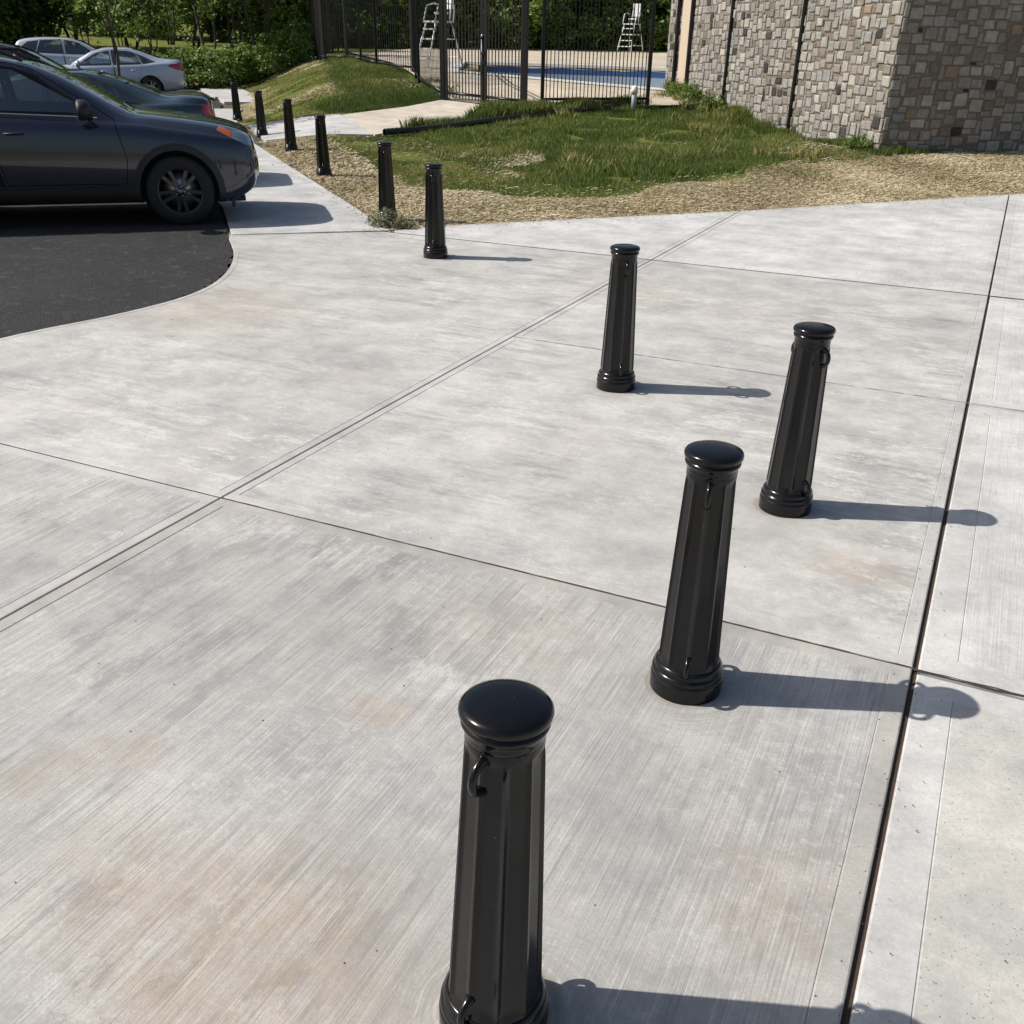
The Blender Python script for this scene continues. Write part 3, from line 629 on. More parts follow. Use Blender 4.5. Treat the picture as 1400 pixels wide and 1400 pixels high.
def make_car(name, loc, rz, P, lab, cat, group='cars parked nose to the sidewalk'):
    root = empty(name, loc, rz, label=lab, cat=cat, group=group)
    paint = carpaint(name + '_paint', P['col'], P.get('rough', .28), P.get('metal', .45)); bm = shell(P)
    ax = P['axles']; r = P['r']; outer = []; bm.normal_update(); bm.faces.index_update(); bm.verts.index_update(); bm.faces.ensure_lookup_table()
    tree = BVHTree.FromBMesh(bm); nrm = [v.normal.copy() for v in bm.verts]; pol_ = [([v.index for v in f.verts], [v.co.copy() for v in f.verts], f.normal.copy()) for f in bm.faces]
    def piece(nm, faces, mat, parent=root, push=0, label=None):
        nb = detach(bm, faces)
        if not nb.faces: nb.free(); return None
        if push:
            nb.normal_update()
            for v in nb.verts: v.co += v.normal * push
        o = link(nm, me_of(nb), mat, parent); outer.append(o)
        return o
    body_children = []
    for s in (-1, 1):
        # windows first, then doors
        wins = []
        for wp in P['windows']:
            ring = cutpoly(bm, side_faces(bm, s, .8), shrink(wp, -.022)); fr = set(ring); gl = cutpoly(bm, ring, wp)
            gl_o = detach(bm, gl, False); inn = set(gl); rim = [f for f in (set(side_faces(bm, s, .8))) if f in fr or False]
            bmesh.ops.delete(bm, geom=gl, context='FACES')
            g_ = link('window', me_of(gl_o), M['glass'], root); outer.append(g_)
            # rubber surround: faces still inside the outer polygon
            rim = [f for f in side_faces(bm, s, .8) if inpoly([f.calc_center_median().x], [f.calc_center_median().z], shrink(wp, -.0225))[0]]
            fo = piece('window_frame', rim, M['gap'] if not P.get('chrome') else M['chrome'], g_)
        for a_x in ax:
            if P.get('clad'):
                cl = cutpoly(bm, side_faces(bm, s), circle(a_x, r, r + .125, 28)); inner = cutpoly(bm, cl, circle(a_x, r, r + .055, 28))
                bmesh.ops.delete(bm, geom=inner, context='FACES')
                cl = [f for f in side_faces(bm, s) if inpoly([f.calc_center_median().x], [f.calc_center_median().z], circle(a_x, r, r + .1252, 28))[0]]
                piece('arch_trim', cl, M['plastic'], root, .008)
            else:
                inner = cutpoly(bm, side_faces(bm, s), circle(a_x, r, r + .045, 28)); bmesh.ops.delete(bm, geom=inner, context='FACES')
            under = [f for f in bm.faces if abs(f.calc_center_median().x - a_x) < r + .05 and f.calc_center_median().z < .45 and abs(f.calc_center_median().y) > .55 and f.calc_center_median().y * s > 0]
            bmesh.ops.delete(bm, geom=under, context='FACES')
        if P.get('clad'):
            lo = cutpoly(bm, side_faces(bm, s), [(ax[1] + r + .1, .1), (ax[0] - r - .1, .1), (ax[0] - r - .1, .42), (ax[1] + r + .1, .40)]); piece('sill_trim', lo, M['plastic'], root, .006)
        for dp in P['doors']:
            big = cutpoly(bm, side_faces(bm, s), dp); inn = cutpoly(bm, big, shrink(dp, .007))
            nb = detach(bm, inn); d = link('door', me_of(nb), paint, root); outer.append(d)
            rest = [f for f in side_faces(bm, s) if inpoly([f.calc_center_median().x], [f.calc_center_median().z], dp)[0]]
            nb = detach(bm, rest); nb.normal_update()
            for v in nb.verts: v.co.y -= s * .012
            todo = set(nb.faces)
            while todo:
                isl = set(); st = [todo.pop()]
                while st:
                    f = st.pop(); isl.add(f)
                    for e in f.edges:
                        for g2_ in e.link_faces:
                            if g2_ in todo: todo.discard(g2_); st.append(g2_)
                if len(isl) > 1: link('door_gap', me_of(detach(nb, isl, False)), M['gap'], d)
            nb.free()
            cx = min(p[0] for p in dp) + .27; hzv = interp(P['belt'], cx) - .13; yy = s * (interp(P['w'], cx) + .008)
            hb = bmesh.new(); tube(hb, [(cx - .095, yy - s * .012, hzv), (cx - .075, yy + s * .022, hzv), (cx, yy + s * .032, hzv + .003), (cx + .075, yy + s * .022, hzv), (cx + .095, yy - s * .012, hzv)], [.008, .011, .012, .011, .008], 8)
            link('handle', me_of(hb), M['plastic'] if P.get('clad') else paint, d)
        for (nm, poly, mat) in P['lamps']:
            fs = [f for f in bm.faces if f.calc_center_median().y * s > .15 and f.calc_center_median().z > .4]
            piece(nm, cutpoly(bm, fs, poly), M[mat], root, .003)
        # mirror
        mx, mz = P['mirror']; my = s * (interp(P['w'], mx) + .09); hb = bmesh.new()
        bmesh.ops.create_uvsphere(hb, u_segments=20, v_segments=12, radius=1, matrix=Matrix.Translation((mx, my, mz)) @ Matrix.Diagonal((.105, .13, .10, 1)))
        for v in hb.verts:
            if v.co.x < mx - .035: v.co.x = mx - .035
        for f in hb.faces: f.smooth = True
        mo = link('mirror', me_of(hb), M['plastic'] if P.get('clad') else paint, root)
        hb = bmesh.new(); tube(hb, [(mx + .02, my - s * .06, mz - .03), (mx + .05, s * (interp(P['w'], mx) - .06), mz - .08)], [.028, .04], 8); link('mirror_stalk', me_of(hb), M['plastic'], mo)
        if P.get('clad'):
            hb = bmesh.new(); add_box(hb, mx + .035, mx + .088, my - .07, my + .07, mz - .012, mz + .0, 0, .004); link('turn_signal', me_of(hb), M['chrome'], mo)
    # grille and bumper inserts, projected on the ends
    for (nm, poly, mat, fx) in P['ends']:
        fs = [f for f in bm.faces if f.calc_center_median().x * fx > abs(P['x'][1]) - .42 and f.normal.x * fx > .15]
        piece(nm, cutpoly(bm, fs, poly, (1, 2)), M[mat], root, -.006 if nm == 'grille' else .003)
    for (nm, poly) in P['screens']:
        fs = [f for f in bm.faces if f.normal.z > .15 and f.calc_center_median().z > .85]
        piece(nm, cutpoly(bm, fs, poly, (0, 1)), M['darkglass'] if nm != 'windshield' else M['glass'], root, .002)
    bo = link('body', me_of(bm), paint, root)
    for o in [bo] + outer: set_normals(o, tree, nrm, pol_)
    # tub, seats, wheel wells
    hb = bmesh.new(); x0, x1 = P['x']; wv = P['w'][len(P['w']) // 2][1] - .14
    add_box(hb, x0 + .35, x1 - .35, -wv, wv, .24, .62)
    for a_x in ax:
        for s in (-1, 1): lathe(hb, [(r + .05, -.28), (r + .05, .0)], 24, M4=Matrix.Translation((a_x, s * (P['w'][len(P['w']) // 2][1] - .15), r)) @ Matrix.Rotation(math.pi / 2 * (-s), 4, 'X') , cap=True)
    link('interior', me_of(hb), M['gap'], root)
    cx = P['mirror'][0] - .75
    for (sx, sy) in ((cx, .37), (cx, -.37), (cx - .85, .37), (cx - .85, -.37)):
        hb = bmesh.new(); add_box(hb, sx - .25, sx + .25, sy - .24, sy + .24, .58, .74, 0, .04); add_box(hb, sx - .33, sx - .2, sy - .23, sy + .23, .7, 1.22, 0, .05); add_box(hb, sx - .35, sx - .25, sy - .13, sy + .13, 1.25, 1.42 + P.get('hr', 0), 0, .04)
        link('seat', me_of(hb), M['seat'], root)
    hb = bmesh.new(); add_box(hb, cx + .62, cx + 1.1, -.68, .68, .7, 1.0, 0, .05); link('dashboard', me_of(hb), M['seat'], root)
    hb = bmesh.new(); c = Vector((cx + .52, .37, 1.0)); pts = [c + Vector((.07 * math.sin(t), .18 * math.cos(t), .17 * math.sin(t))) for t in [2 * math.pi * k / 20 for k in range(21)]]; tube(hb, pts, .014, 8, cap=False)
    link('steering_wheel', me_of(hb), M['gap'], root)
    wy = P['w'][len(P['w']) // 2][1] - .115
    for a_x in ax:
        for s in (-1, 1): wheel_parts(root, a_x, s * wy, r, P['rim'], P['rimmat'], s, spokes=P.get('spokes', 10))
    return root
SUV = dict(x=(-2.30, 2.27), col=(.017, .022, .042), rough=.16, metal=.25, clad=True, r=.358, rim=.243, rimmat=M['black_alloy'], axles=(1.33, -1.33),
    top=[(2.27, .66), (2.25, .80), (2.2, .88), (2.1, .935), (1.9, .99), (1.6, 1.04), (1.25, 1.085), (.98, 1.115), (.9, 1.135), (.5, 1.345), (.2, 1.50), (-.1, 1.605), (-.4, 1.65), (-1, 1.665), (-1.6, 1.635), (-1.95, 1.57), (-2.05, 1.5), (-2.2, 1.2), (-2.27, .95), (-2.30, .7)],
    low=[(2.27, .54), (2.24, .43), (2.15, .33), (1.95, .25), (1.8, .225), (1, .24), (-1, .24), (-1.9, .28), (-2.2, .34), (-2.30, .45)],
    belt=[(2.27, .60), (2.2, .80), (1.9, .88), (1.4, .955), (.9, 1.02), (0, 1.065), (-1, 1.11), (-1.9, 1.15), (-2.2, 1.05), (-2.3, .65)],
    w=[(2.27, .58), (2.25, .66), (2.2, .735), (2.1, .80), (1.9, .865), (1.6, .905), (1.2, .92), (0, .915), (-1.4, .92), (-1.9, .895), (-2.15, .83), (-2.25, .76), (-2.3, .68)],
    wr=[(2.27, .45), (2.1, .62), (1.6, .70), (.95, .72), (.6, .70), (.1, .645), (-.4, .63), (-1.2, .625), (-2, .60), (-2.15, .62), (-2.3, .6)],
    cab=[(1.1, 0), (.8, .6), (.4, 1), (-2.0, 1), (-2.25, .3)],
    windows=[[(-.41, 1.16), (.58, 1.125), (.46, 1.19), (.02, 1.46), (-.15, 1.52), (-.43, 1.555)], [(-1.38, 1.185), (-.53, 1.16), (-.56, 1.56), (-1.22, 1.54)], [(-2.0, 1.25), (-1.93, 1.19), (-1.47, 1.17), (-1.32, 1.53), (-1.65, 1.49)]],
    doors=[[(-.38, .44), (.80, .44), (.84, .70), (.76, 1.07), (.02, 1.535), (-.2, 1.59), (-.50, 1.60), (-.49, 1.1), (-.45, .8)], [(-1.45, 1.12), (-1.28, .74), (-.95, .45), (-.41, .44), (-.475, .8), (-.515, 1.1), (-.525, 1.60), (-1.3, 1.58)]],
    lamps=[('turn_lens', [(1.78, .955), (1.82, .985), (1.95, .935), (1.93, .875)], 'amber'), ('headlight', [(1.935, .875), (1.955, .94), (2.2, .885), (2.24, .80), (2.2, .765), (2.08, .80)], 'lamp_glass'), ('tail_light', [(-2.29, 1.1), (-2.02, 1.1), (-1.98, .9), (-2.29, .85)], 'red_lens')],
    mirror=(.48, 1.17), ends=[('grille', [(-.52, .69), (-.60, .77), (.60, .77), (.52, .69)], 'plastic', 1), ('lower_grille', [(-.62, .36), (-.52, .6), (.52, .6), (.62, .36)], 'plastic', 1)],
    screens=[('windshield', [(.87, -.60), (.87, .60), (-.12, .54), (-.12, -.54)]), ('rear_window', [(-2.04, -.5), (-2.04, .5), (-2.2, .55), (-2.2, -.55)])])
SED = dict(x=(-2.42, 2.42), col=(.10, .16, .22), r=.325, rim=.222, rimmat=M['silver_alloy'], axles=(1.40, -1.38), spokes=8,
    top=[(2.42, .55), (2.38, .66), (2.2, .76), (1.8, .86), (1.3, .93), (1.05, .96), (.95, .985), (.5, 1.22), (.2, 1.36), (-.2, 1.44), (-.7, 1.45), (-1.1, 1.38), (-1.5, 1.25), (-1.85, 1.15), (-2.0, 1.135), (-2.3, 1.11), (-2.38, 1.0), (-2.42, .7)],
    low=[(2.42, .38), (2.35, .26), (2.0, .2), (1, .19), (-1.2, .19), (-2, .24), (-2.35, .32), (-2.42, .4)],
    belt=[(2.42, .5), (2.3, .68), (1.8, .79), (1.0, .87), (0, .92), (-1, .96), (-1.9, 1.03), (-2.3, 1.01), (-2.42, .6)],
    w=[(2.42, .55), (2.38, .66), (2.25, .78), (1.9, .87), (1.4, .905), (0, .91), (-1.4, .905), (-1.9, .88), (-2.25, .8), (-2.38, .72), (-2.42, .64)],
    wr=[(2.42, .4), (2.1, .62), (1.05, .70), (.6, .66), (.1, .60), (-.7, .585), (-1.3, .60), (-1.8, .64), (-2.1, .68), (-2.42, .6)],
    cab=[(1.15, 0), (.85, .6), (.4, 1), (-1.3, 1), (-1.75, .6), (-2.05, 0)],
    windows=[[(-.28, .975), (.72, .945), (.10, 1.27), (-.25, 1.33)], [(-1.15, 1.005), (-.38, .98), (-.34, 1.34), (-.75, 1.33), (-1.0, 1.27)], [(-1.55, 1.06), (-1.24, 1.01), (-1.08, 1.25)]],
    doors=[[(-.30, .26), (.88, .26), (.93, .6), (.82, .93), (.12, 1.33), (-.3, 1.385), (-.34, 1.0), (-.32, .6)], [(-1.22, .97), (-1.08, .6), (-.85, .27), (-.34, .26), (-.345, .6), (-.365, 1.0), (-.335, 1.39), (-.8, 1.38), (-1.12, 1.22)]],
    lamps=[('headlight', [(1.9, .80), (2.3, .72), (2.36, .62), (2.05, .66)], 'lamp_glass'), ('tail_light', [(-2.41, 1.04), (-2.05, 1.0), (-1.95, .95), (-2.15, .86), (-2.41, .80)], 'red_lens')],
    mirror=(.62, .99), hr=-.18, ends=[('grille', [(-.5, .46), (-.55, .64), (.55, .64), (.5, .46)], 'plastic', 1)],
    screens=[('windshield', [(.93, -.58), (.93, .58), (-.02, .50), (-.02, -.50)]), ('rear_window', [(-.95, -.50), (-.95, .50), (-1.72, .56), (-1.72, -.56)])])
HD = 49.0; ry = R_(90 - HD); vh = np.array([math.sin(R_(HD)), math.cos(R_(HD))]); rgt = np.array([vh[1], -vh[0]])
W = np.array([-8.12, 8.53]); c0 = W - vh * 1.33 - rgt * .915
SUV = dict(SUV); SUV.update({k: [(a - .07 * max(0, (a - 1.75) / .5), b) for a, b in SUV[k]] for k in ('top', 'low', 'belt', 'w', 'wr')}); SUV['x'] = (-2.30, 2.20)
suv = make_car('suv', (c0[0], c0[1], -.006), ry, SUV, 'dark navy SUV with black wheels, nearest parked car, nose overhanging the sidewalk', 'suv')
def add_suv_extras(root):
    for s in (-1, 1):
        hb = bmesh.new(); tube(hb, [(-.05, s * .60, 1.60), (-.25, s * .60, 1.69), (-1, s * .60, 1.715), (-1.5, s * .59, 1.70), (-1.75, s * .58, 1.63)], [.012, .018, .018, .018, .012], 8); link('roof_rail', me_of(hb), M['plastic'], root)
    for s in (-1, 1):
        hb = bmesh.new(); tube(hb, [(x, s * (interp(SUV['w'], x) - .050), interp(SUV['belt'], x) + .052) for x in np.linspace(-2.0, .60, 24)], .0075, 6); link('belt_strip', me_of(hb), M['chrome'], root)
        hb = bmesh.new(); tube(hb, [(2.0, s * .735, .50), (2.10, s * .66, .50)], [.055, .05], 14); link('fog_lamp', me_of(hb), M['lamp_glass'], root)
    hb = bmesh.new(); add_box(hb, 2.192, 2.205, -.27, .27, .50, .62, 0, .003); link('front_plate_holder', me_of(hb), M['plastic'], root)
    hb = bmesh.new(); add_box(hb, 1.75, 2.02, -.6, .6, .20, .25, 0, .01); add_box(hb, 1.86, 1.90, -.8, -.74, .17, .26, 0, .005); link('air_dam', me_of(hb), M['plastic'], root)
    for s in (-1, 1):
        hb = bmesh.new(); tube(hb, [(.95, s * .5, 1.14), (.83, s * .1, 1.18)], .009, 6); link('wiper', me_of(hb), M['plastic'], root)
add_suv_extras(suv)
def var(P, **kw): q = dict(P); q.update(kw); return q
def place(px, off, dirn):   # nose/tail point and heading
    return (px[0] - dirn * vh[0] * off, px[1] - dirn * vh[1] * off)
x, y = place((-10.54 + .05, 11.9 + .05), 2.42, 1)
teal = make_car('sedan', (x, y, -.006), ry + math.pi, var(SED, lamps=[SED['lamps'][0], ('tail_light', [(-2.41, 1.04), (-2.24, 1.02), (-2.27, .82), (-2.41, .78)], 'red_lens')], col=(.028, .055, .075), top=[(a, b - .03) if -2 < a < .9 else (a, b) for a, b in SED['top']]), 'dark teal sedan backed in behind the navy SUV, red tail lamp showing', 'car')
x, y = place((-17.5, 17.6), 2.27, 1)
blk = make_car('suv', (x, y, -.006), ry, var(SUV, col=(.010, .010, .012)), 'black SUV parked between the teal sedan and the silver sedan, mostly hidden', 'suv')
x, y = place((-24.5, 26.7), 2.42, 1)
sil = make_car('sedan', (x, y, -.006), ry + math.pi, var(SED, col=(.50, .55, .64), metal=.4), 'silver sedan with red tail lamps, trunk towards the sidewalk', 'car')
x, y = place((-29.8, 30.6), 2.27, 1)
wht = make_car('suv', (x, y, -.006), ry, var(SUV, col=(.60, .64, .70), clad=False, rimmat=M['silver_alloy']), 'pale silver SUV behind the silver sedan, only its roof and windows showing', 'suv')
# ---------------- stone building
def stone_material(i, col):
    q = N('stone_' + 'abcdefghij'[i]); p = q.pos(); a = q.noise(p, 11, 6, .7, .5); f = q.noise(p, 60, 4, .7); r = q.rnd()
    c = q.mix(q.rng(a, .3, .7), tuple(x * .72 for x in col), tuple(min(1, x * 1.22) for x in col))
    c = q.mix(q.rng(q.noise(p, 5, 3), .5, .7, 0, .3), c, (col[0] * 1.05, col[1] * .88, col[2] * .72))
    c = q.mix(q.rng(f, .55, .75, 0, .5), c, tuple(x * .4 for x in col))
    hs = q.n('ShaderNodeHueSaturation'); q.L(c, hs.inputs['Color']); q.L(q.rng(r, 0, 1, .85, 1.18), hs.inputs['Value'])
    return q.set(hs.outputs[0], .9, 0, q.bump(q.math('ADD', a, f), .7, .02), spec=.2)
STC = [(.36, .345, .31), (.31, .30, .275), (.40, .385, .34), (.285, .26, .225), (.225, .195, .16), (.06, .056, .052), (.28, .215, .16), (.275, .27, .26)]
SM = [stone_material(i, c) for i, c in enumerate(STC)]
def stone_mesh(w, h, d, seed):
    rr = random.Random(seed); hw, hh = w / 2, h / 2; c = min(w, h) * rr.uniform(.04, .13)
    base = [(-hw + c, -hh), (hw - c, -hh), (hw, -hh + c), (hw, hh - c), (hw - c, hh), (-hw + c, hh), (-hw, hh - c), (-hw, -hh + c)]
    j = min(w, h) * .06; ra = rr.uniform(-.05, .05); b = [(x - z * ra + rr.uniform(-j, j), z + x * ra + rr.uniform(-j, j)) for x, z in base]; e = min(.018, min(w, h) * .14)
    V = [(x, 0.004, z) for x, z in b] + [(x, -d * .7, z) for x, z in b] + [(x * (1 - 2 * e / w), -d + rr.uniform(-.003, .003), z * (1 - 2 * e / h)) for x, z in b]
    F = [tuple(range(16, 24))]
    for k in range(8): m_ = (k + 1) % 8; F += [(k, m_, 8 + m_, 8 + k), (8 + k, 8 + m_, 16 + m_, 16 + k)]
    return V, F
CELL = .033
def pack(L_, Hh, seed):
    rr = random.Random(seed); nx = int(L_ / CELL); nz = int(Hh / CELL); occ = np.zeros((nx, nz), bool); out = []
    def put(w, h, n):
        for _ in range(n):
            x = rr.randrange(0, max(1, nx - w)); z = rr.randrange(0, max(1, nz - h))
            if not occ[x:x + w, z:z + h].any(): occ[x:x + w, z:z + h] = True; out.append((x, z, w, h))
    # staggered courses of big squarish stones
    z = 0; row = 0
    while z < nz - 5:
        x = rr.randrange(0, 5)
        while x < nx - 6:
            w = rr.choice([6, 7, 7, 8, 8, 9]); h = rr.choice([5, 5, 6, 6, 7]); dz = rr.choice([-1, 0, 0, 1, 2]); zz = max(0, min(nz - h, z + dz))
            if x + w <= nx and not occ[x:x + w, zz:zz + h].any() and rr.random() < .86: occ[x:x + w, zz:zz + h] = True; out.append((x, zz, w, h))
            x += w + rr.choice([1, 2, 3, 3, 4, 6])
        z += 5 if row % 2 else 6; row += 1
    for (w, h) in ((7, 5), (5, 5), (3, 7), (6, 3), (4, 4), (3, 5), (5, 3), (3, 3), (4, 2), (2, 4), (2, 3), (3, 2), (2, 2)):
        for x in range(0, nx - w + 1):
            for z in range(0, nz - h + 1):
                if not occ[x:x + w, z:z + h].any(): occ[x:x + w, z:z + h] = True; out.append((x, z, w, h))
    return out
WA = Vector((-2.22, 20.13, 0)); WB = Vector((-8.24, 28.0, 0)); WH = 5.4; STH = 4.0
bld = empty('stone_building', (WA.x, WA.y, 0), 0, label='building clad in grey and tan squared rubble stone beside the pool fence', cat='building')
cand = []
walls = []
def wall(a, b, right, thick=.3):
    """a: corner, b: other end; local x along the wall, local -y outward"""
    L_ = (b - a).length; d = (b - a).normalized(); out = Vector((d.y, -d.x, 0)) * (1 if right else -1)
    o = bpy.data.objects.new('wall', None)
    bm = bmesh.new(); add_box(bm, 0, L_, 0, thick, -.4, WH)
    me = me_of(bm); ex = -out if False else None
    M4 = Matrix((d if right else d, -out, Vector((0, 0, 1)))).transposed().to_4x4()
    o = link('wall', me, M['mortar'], bld)
    if M4.determinant() < 0: me.flip_normals()
    M4.translation = a - bld.location; o.matrix_local = M4; walls.append(o); return o, L_
w1, L1 = wall(WA, WB, False); dfront = Vector((.795, .607, 0)); w2, L2 = wall(WA, WA + dfront * 9.0, True)
camp = Vector((0, 0, 1.88))
for wi, (wo, L_) in enumerate(((w1, L1), (w2, 7.0))):
    mw = Matrix.Translation(bld.location) @ wo.matrix_local
    for (x, z, w_, h_) in pack(L_, STH, 5 + wi):
        cx, cz = (x + w_ / 2) * CELL, (z + h_ / 2) * CELL - .1; wp = mw @ Vector((cx, 0, cz)); dd = (wp - camp).length
        nrm = (mw.to_3x3() @ Vector((0, -1, 0))).normalized(); vis = abs((camp - wp).normalized().dot(nrm))
        inview = (cx < 3.2 or wi == 0) and cz < 2.75
        size = (w_ * h_) * vis / dd ** 2 * (1 if inview else .0001); cand.append((size, wi, cx, cz, w_, h_))
cand.sort(reverse=True)
meshes = {}; rest = {0: [], 1: []}
for k, (sz, wi, cx, cz, w_, h_) in enumerate(cand):
    rr = random.Random(k); big = w_ * h_ >= 20
    mi = rr.choices(range(8), [28, 26, 12, 14, 7, 4.5, .8, 8] if big else [3, 4, 3, 34, 46, 3, 4, 3])[0]; dp = rr.choice([.014, .02, .028]) if big else rr.choice([.006, .010, .014])
    if k < 300:
        key = (w_, h_, dp, k % 3, mi)
        if key not in meshes:
            V, F = stone_mesh(w_ * CELL - .03, h_ * CELL - .03, dp, k); me = pydata(V, F, 'stone'); me.materials.append(SM[mi]); meshes[key] = me
        o = bpy.data.objects.new('stone', meshes[key]); C.objects.link(o); o.parent = walls[wi]; o.location = (cx, 0, cz)
        if wi == 0: o.scale.x = 1
    else: rest[wi].append((cx, cz, w_, h_, dp, mi, k))
for wi in (0, 1):
    V = []; F = []; MI = []
    for (cx, cz, w_, h_, dp, mi, k) in rest[wi]:
        v, f = stone_mesh(w_ * CELL - .02, h_ * CELL - .02, dp, k); b = len(V); V += [(x + cx, y, z + cz) for x, y, z in v]; F += [tuple(i + b for i in ff) for ff in f]; MI += [mi] * len(f)
    me = pydata(V, F, 'small_stones'); o = link('small_stones', me, SM, walls[wi]); me.polygons.foreach_set('material_index', MI); o['kind'] = 'stuff'
for me in list(meshes.values()) + [c.data for wo in walls for c in wo.children if c.name.startswith('small')]:
    pass
# trims, downspouts, recess at the left end
def bbox(name, p, d, x0, x1, y0, y1, z0, z1, mat, bev=.006):
    bm = bmesh.new(); add_box(bm, x0, x1, y0, y1, z0, z1, 0, bev); o = link(name, me_of(bm), mat, p); return o
for cx in (7.35, 3.65):     # two black conduits on the sunlit wall
    bbox('downspout', w1, None, cx - .035, cx + .035, -.075, -.012, -.2, WH - .1, M['black'])
bbox('downspout', w1, None, L1 - .04, L1 + .03, -.10, -.03, -.2, WH - .1, M['black'])
hB = H(-8.6, 28.4)
bbox('trim_board', w1, None, L1 + .05, L1 + .62, -.10, .16, hB - .1, WH - .1, M['trim_tan'])
bbox('trim_foot', w1, None, L1 + .03, L1 + .66, -.14, .18, hB - .15, hB + .03, M['white_pvc'])
bbox('return_wall', w1, None, L1 + .64, L1 + 1.9, .02, .4, -.4, WH, M['mortar'])
V = []; F = []; MI = []
for k, (x, z, w_, h_) in enumerate(pack(1.2, STH, 77)):
    v, f = stone_mesh(w_ * CELL - .02, h_ * CELL - .02, .018, k); b = len(V); cx, cz = (x + w_ / 2) * CELL + L1 + .66, (z + h_ / 2) * CELL - .05
    V += [(a_ + cx, b_ + .02, c_ + cz) for a_, b_, c_ in v]; F += [tuple(i + b for i in ff) for ff in f]; MI += [random.choice([0, 1, 2, 3, 3, 4, 5, 5, 7])] * len(f)
me = pydata(V, F); o = link('small_stones', me, SM, w1); me.polygons.foreach_set('material_index', MI); o['kind'] = 'stuff'
bbox('downspout', w1, None, L1 + 1.0, L1 + 1.12, -.08, -.02, -.1, WH - .1, M['black'])
bm = bmesh.new(); q4 = [WA - bld.location, WB - bld.location, WB + dfront * 9 - bld.location, WA + dfront * 9 - bld.location]
lo = [bm.verts.new((v.x, v.y, WH)) for v in q4]; hi = [bm.verts.new((v.x, v.y, WH + .3)) for v in q4]; bm.faces.new(lo[::-1]); bm.faces.new(hi)
for i in range(4): bm.faces.new((lo[i], lo[(i + 1) % 4], hi[(i + 1) % 4], hi[i]))
bmesh.ops.recalc_face_normals(bm, faces=bm.faces[:]); link('roof', me_of(bm), M['trim_tan'], bld)
bm = bmesh.new(); add_box(bm, .05, .15, 0, 0.1, 0, .1); bm.free()
# ---------------- fences
PICK = {}
def picket_me(hh, wd):
    k = (round(hh, 2), wd)
    if k not in PICK: bm = bmesh.new(); add_box(bm, -wd / 2, wd / 2, -wd / 2, wd / 2, 0, hh); me = me_of(bm); me.materials.append(M['black']); PICK[k] = me
    return PICK[k]
def fence(name, pts, hh, label, sp=.115, pw=.021, posts=2.4, pst=.075, cat='fence', stuff=False, group=None, rails=(.12, 1.0), postend=True, lift=.03):
    o0 = Vector((*pts[0], H(*pts[0]))); root = empty(name, o0, 0, label=label, cat=cat, group=group); allV = []; allF = []
    for a, b in zip(pts, pts[1:]):
        A = Vector((*a, 0)); B = Vector((*b, 0)); L_ = (B - A).length; n = max(1, round(L_ / posts)); ang = math.atan2((B - A).y, (B - A).x)
        for k in range(n):
            P0 = A.lerp(B, k / n); P1 = A.lerp(B, (k + 1) / n); z0 = H(P0.x, P0.y) + lift; z1 = H(P1.x, P1.y) + lift; Pz0 = Vector((P0.x, P0.y, z0)) - o0; Pz1 = Vector((P1.x, P1.y, z1)) - o0
            bm = bmesh.new(); add_box(bm, -pst / 2, pst / 2, -pst / 2, pst / 2, -.1, hh + .06); add_box(bm, -pst / 2 - .006, pst / 2 + .006, -pst / 2 - .006, pst / 2 + .006, hh + .06, hh + .085); link('post', me_of(bm), M['black'], root, Pz0, ang)
            for rz_ in [rails[0]] + [hh - .18, hh - .02] * (rails[1] > 0):
                bm = bmesh.new(); tube(bm, [Pz0 + Vector((0, 0, rz_)), Pz1 + Vector((0, 0, rz_))], .031, 4); link('rail', me_of(bm), M['black'], root)
            m_ = max(1, round((P1 - P0).length / sp))
            for j in range(1, m_):
                q = Pz0.lerp(Pz1, j / m_) + Vector((0, 0, .03))
                if stuff:
                    bq = len(allV); w2_ = pw / 2
                    for z in (0, hh - .03):
                        for sx, sy in ((-1, -1), (1, -1), (1, 1), (-1, 1)): allV.append((q.x + sx * w2_, q.y + sy * w2_, q.z + z))
                    allF += [(bq + i, bq + (i + 1) % 4, bq + 4 + (i + 1) % 4, bq + 4 + i) for i in range(4)]
                else: link('picket', picket_me(hh - .03, pw), None, root, q, ang)
    if postend:
        Pz = Vector((*pts[-1], H(*pts[-1]) + lift)) - o0; bm = bmesh.new(); add_box(bm, -pst / 2, pst / 2, -pst / 2, pst / 2, -.1, hh + .06); link('post', me_of(bm), M['black'], root, Pz, ang)
    if stuff: o = link('pickets', pydata(allV, allF), M['black'], root); o['kind'] = 'stuff'
    return root
FH = 2.55
fence('pool_fence', [(-10.70, 23.95), (-8.45, 25.3)], FH, 'black metal picket fence between the gate and the stone building', sp=.095, posts=3.2, pst=.085, rails=(.14, 1))
fence('pool_fence', [(-13.25, 23.62), (-15.39, 25.99)], FH, 'black picket fence running from the left gate post towards the boxed corner', posts=3.4, pst=.1, sp=.15, pw=.012, postend=False)
fence('pool_fence', [(-15.39, 25.99), (-16.9, 28.2)], FH, 'black fence seen nearly edge on, dense pickets left of the first guard chair', sp=.1, pw=.022, posts=1.4, postend=False)
fence('pool_fence', [(-16.9, 28.2), (-18.9, 29.3), (-22.0, 32.2), (-23.5, 33.0)], FH + 1.0, 'tall black picket fence along the top of the grassy mound', sp=.14, pw=.015, posts=2.7, postend=False)
fence('pool_fence', [(-23.5, 33.0), (-28.3, 38.9)], FH + 1.6, 'dense black fence end at the far left corner of the pool enclosure', sp=.12, pw=.022, posts=2.6, stuff=True)
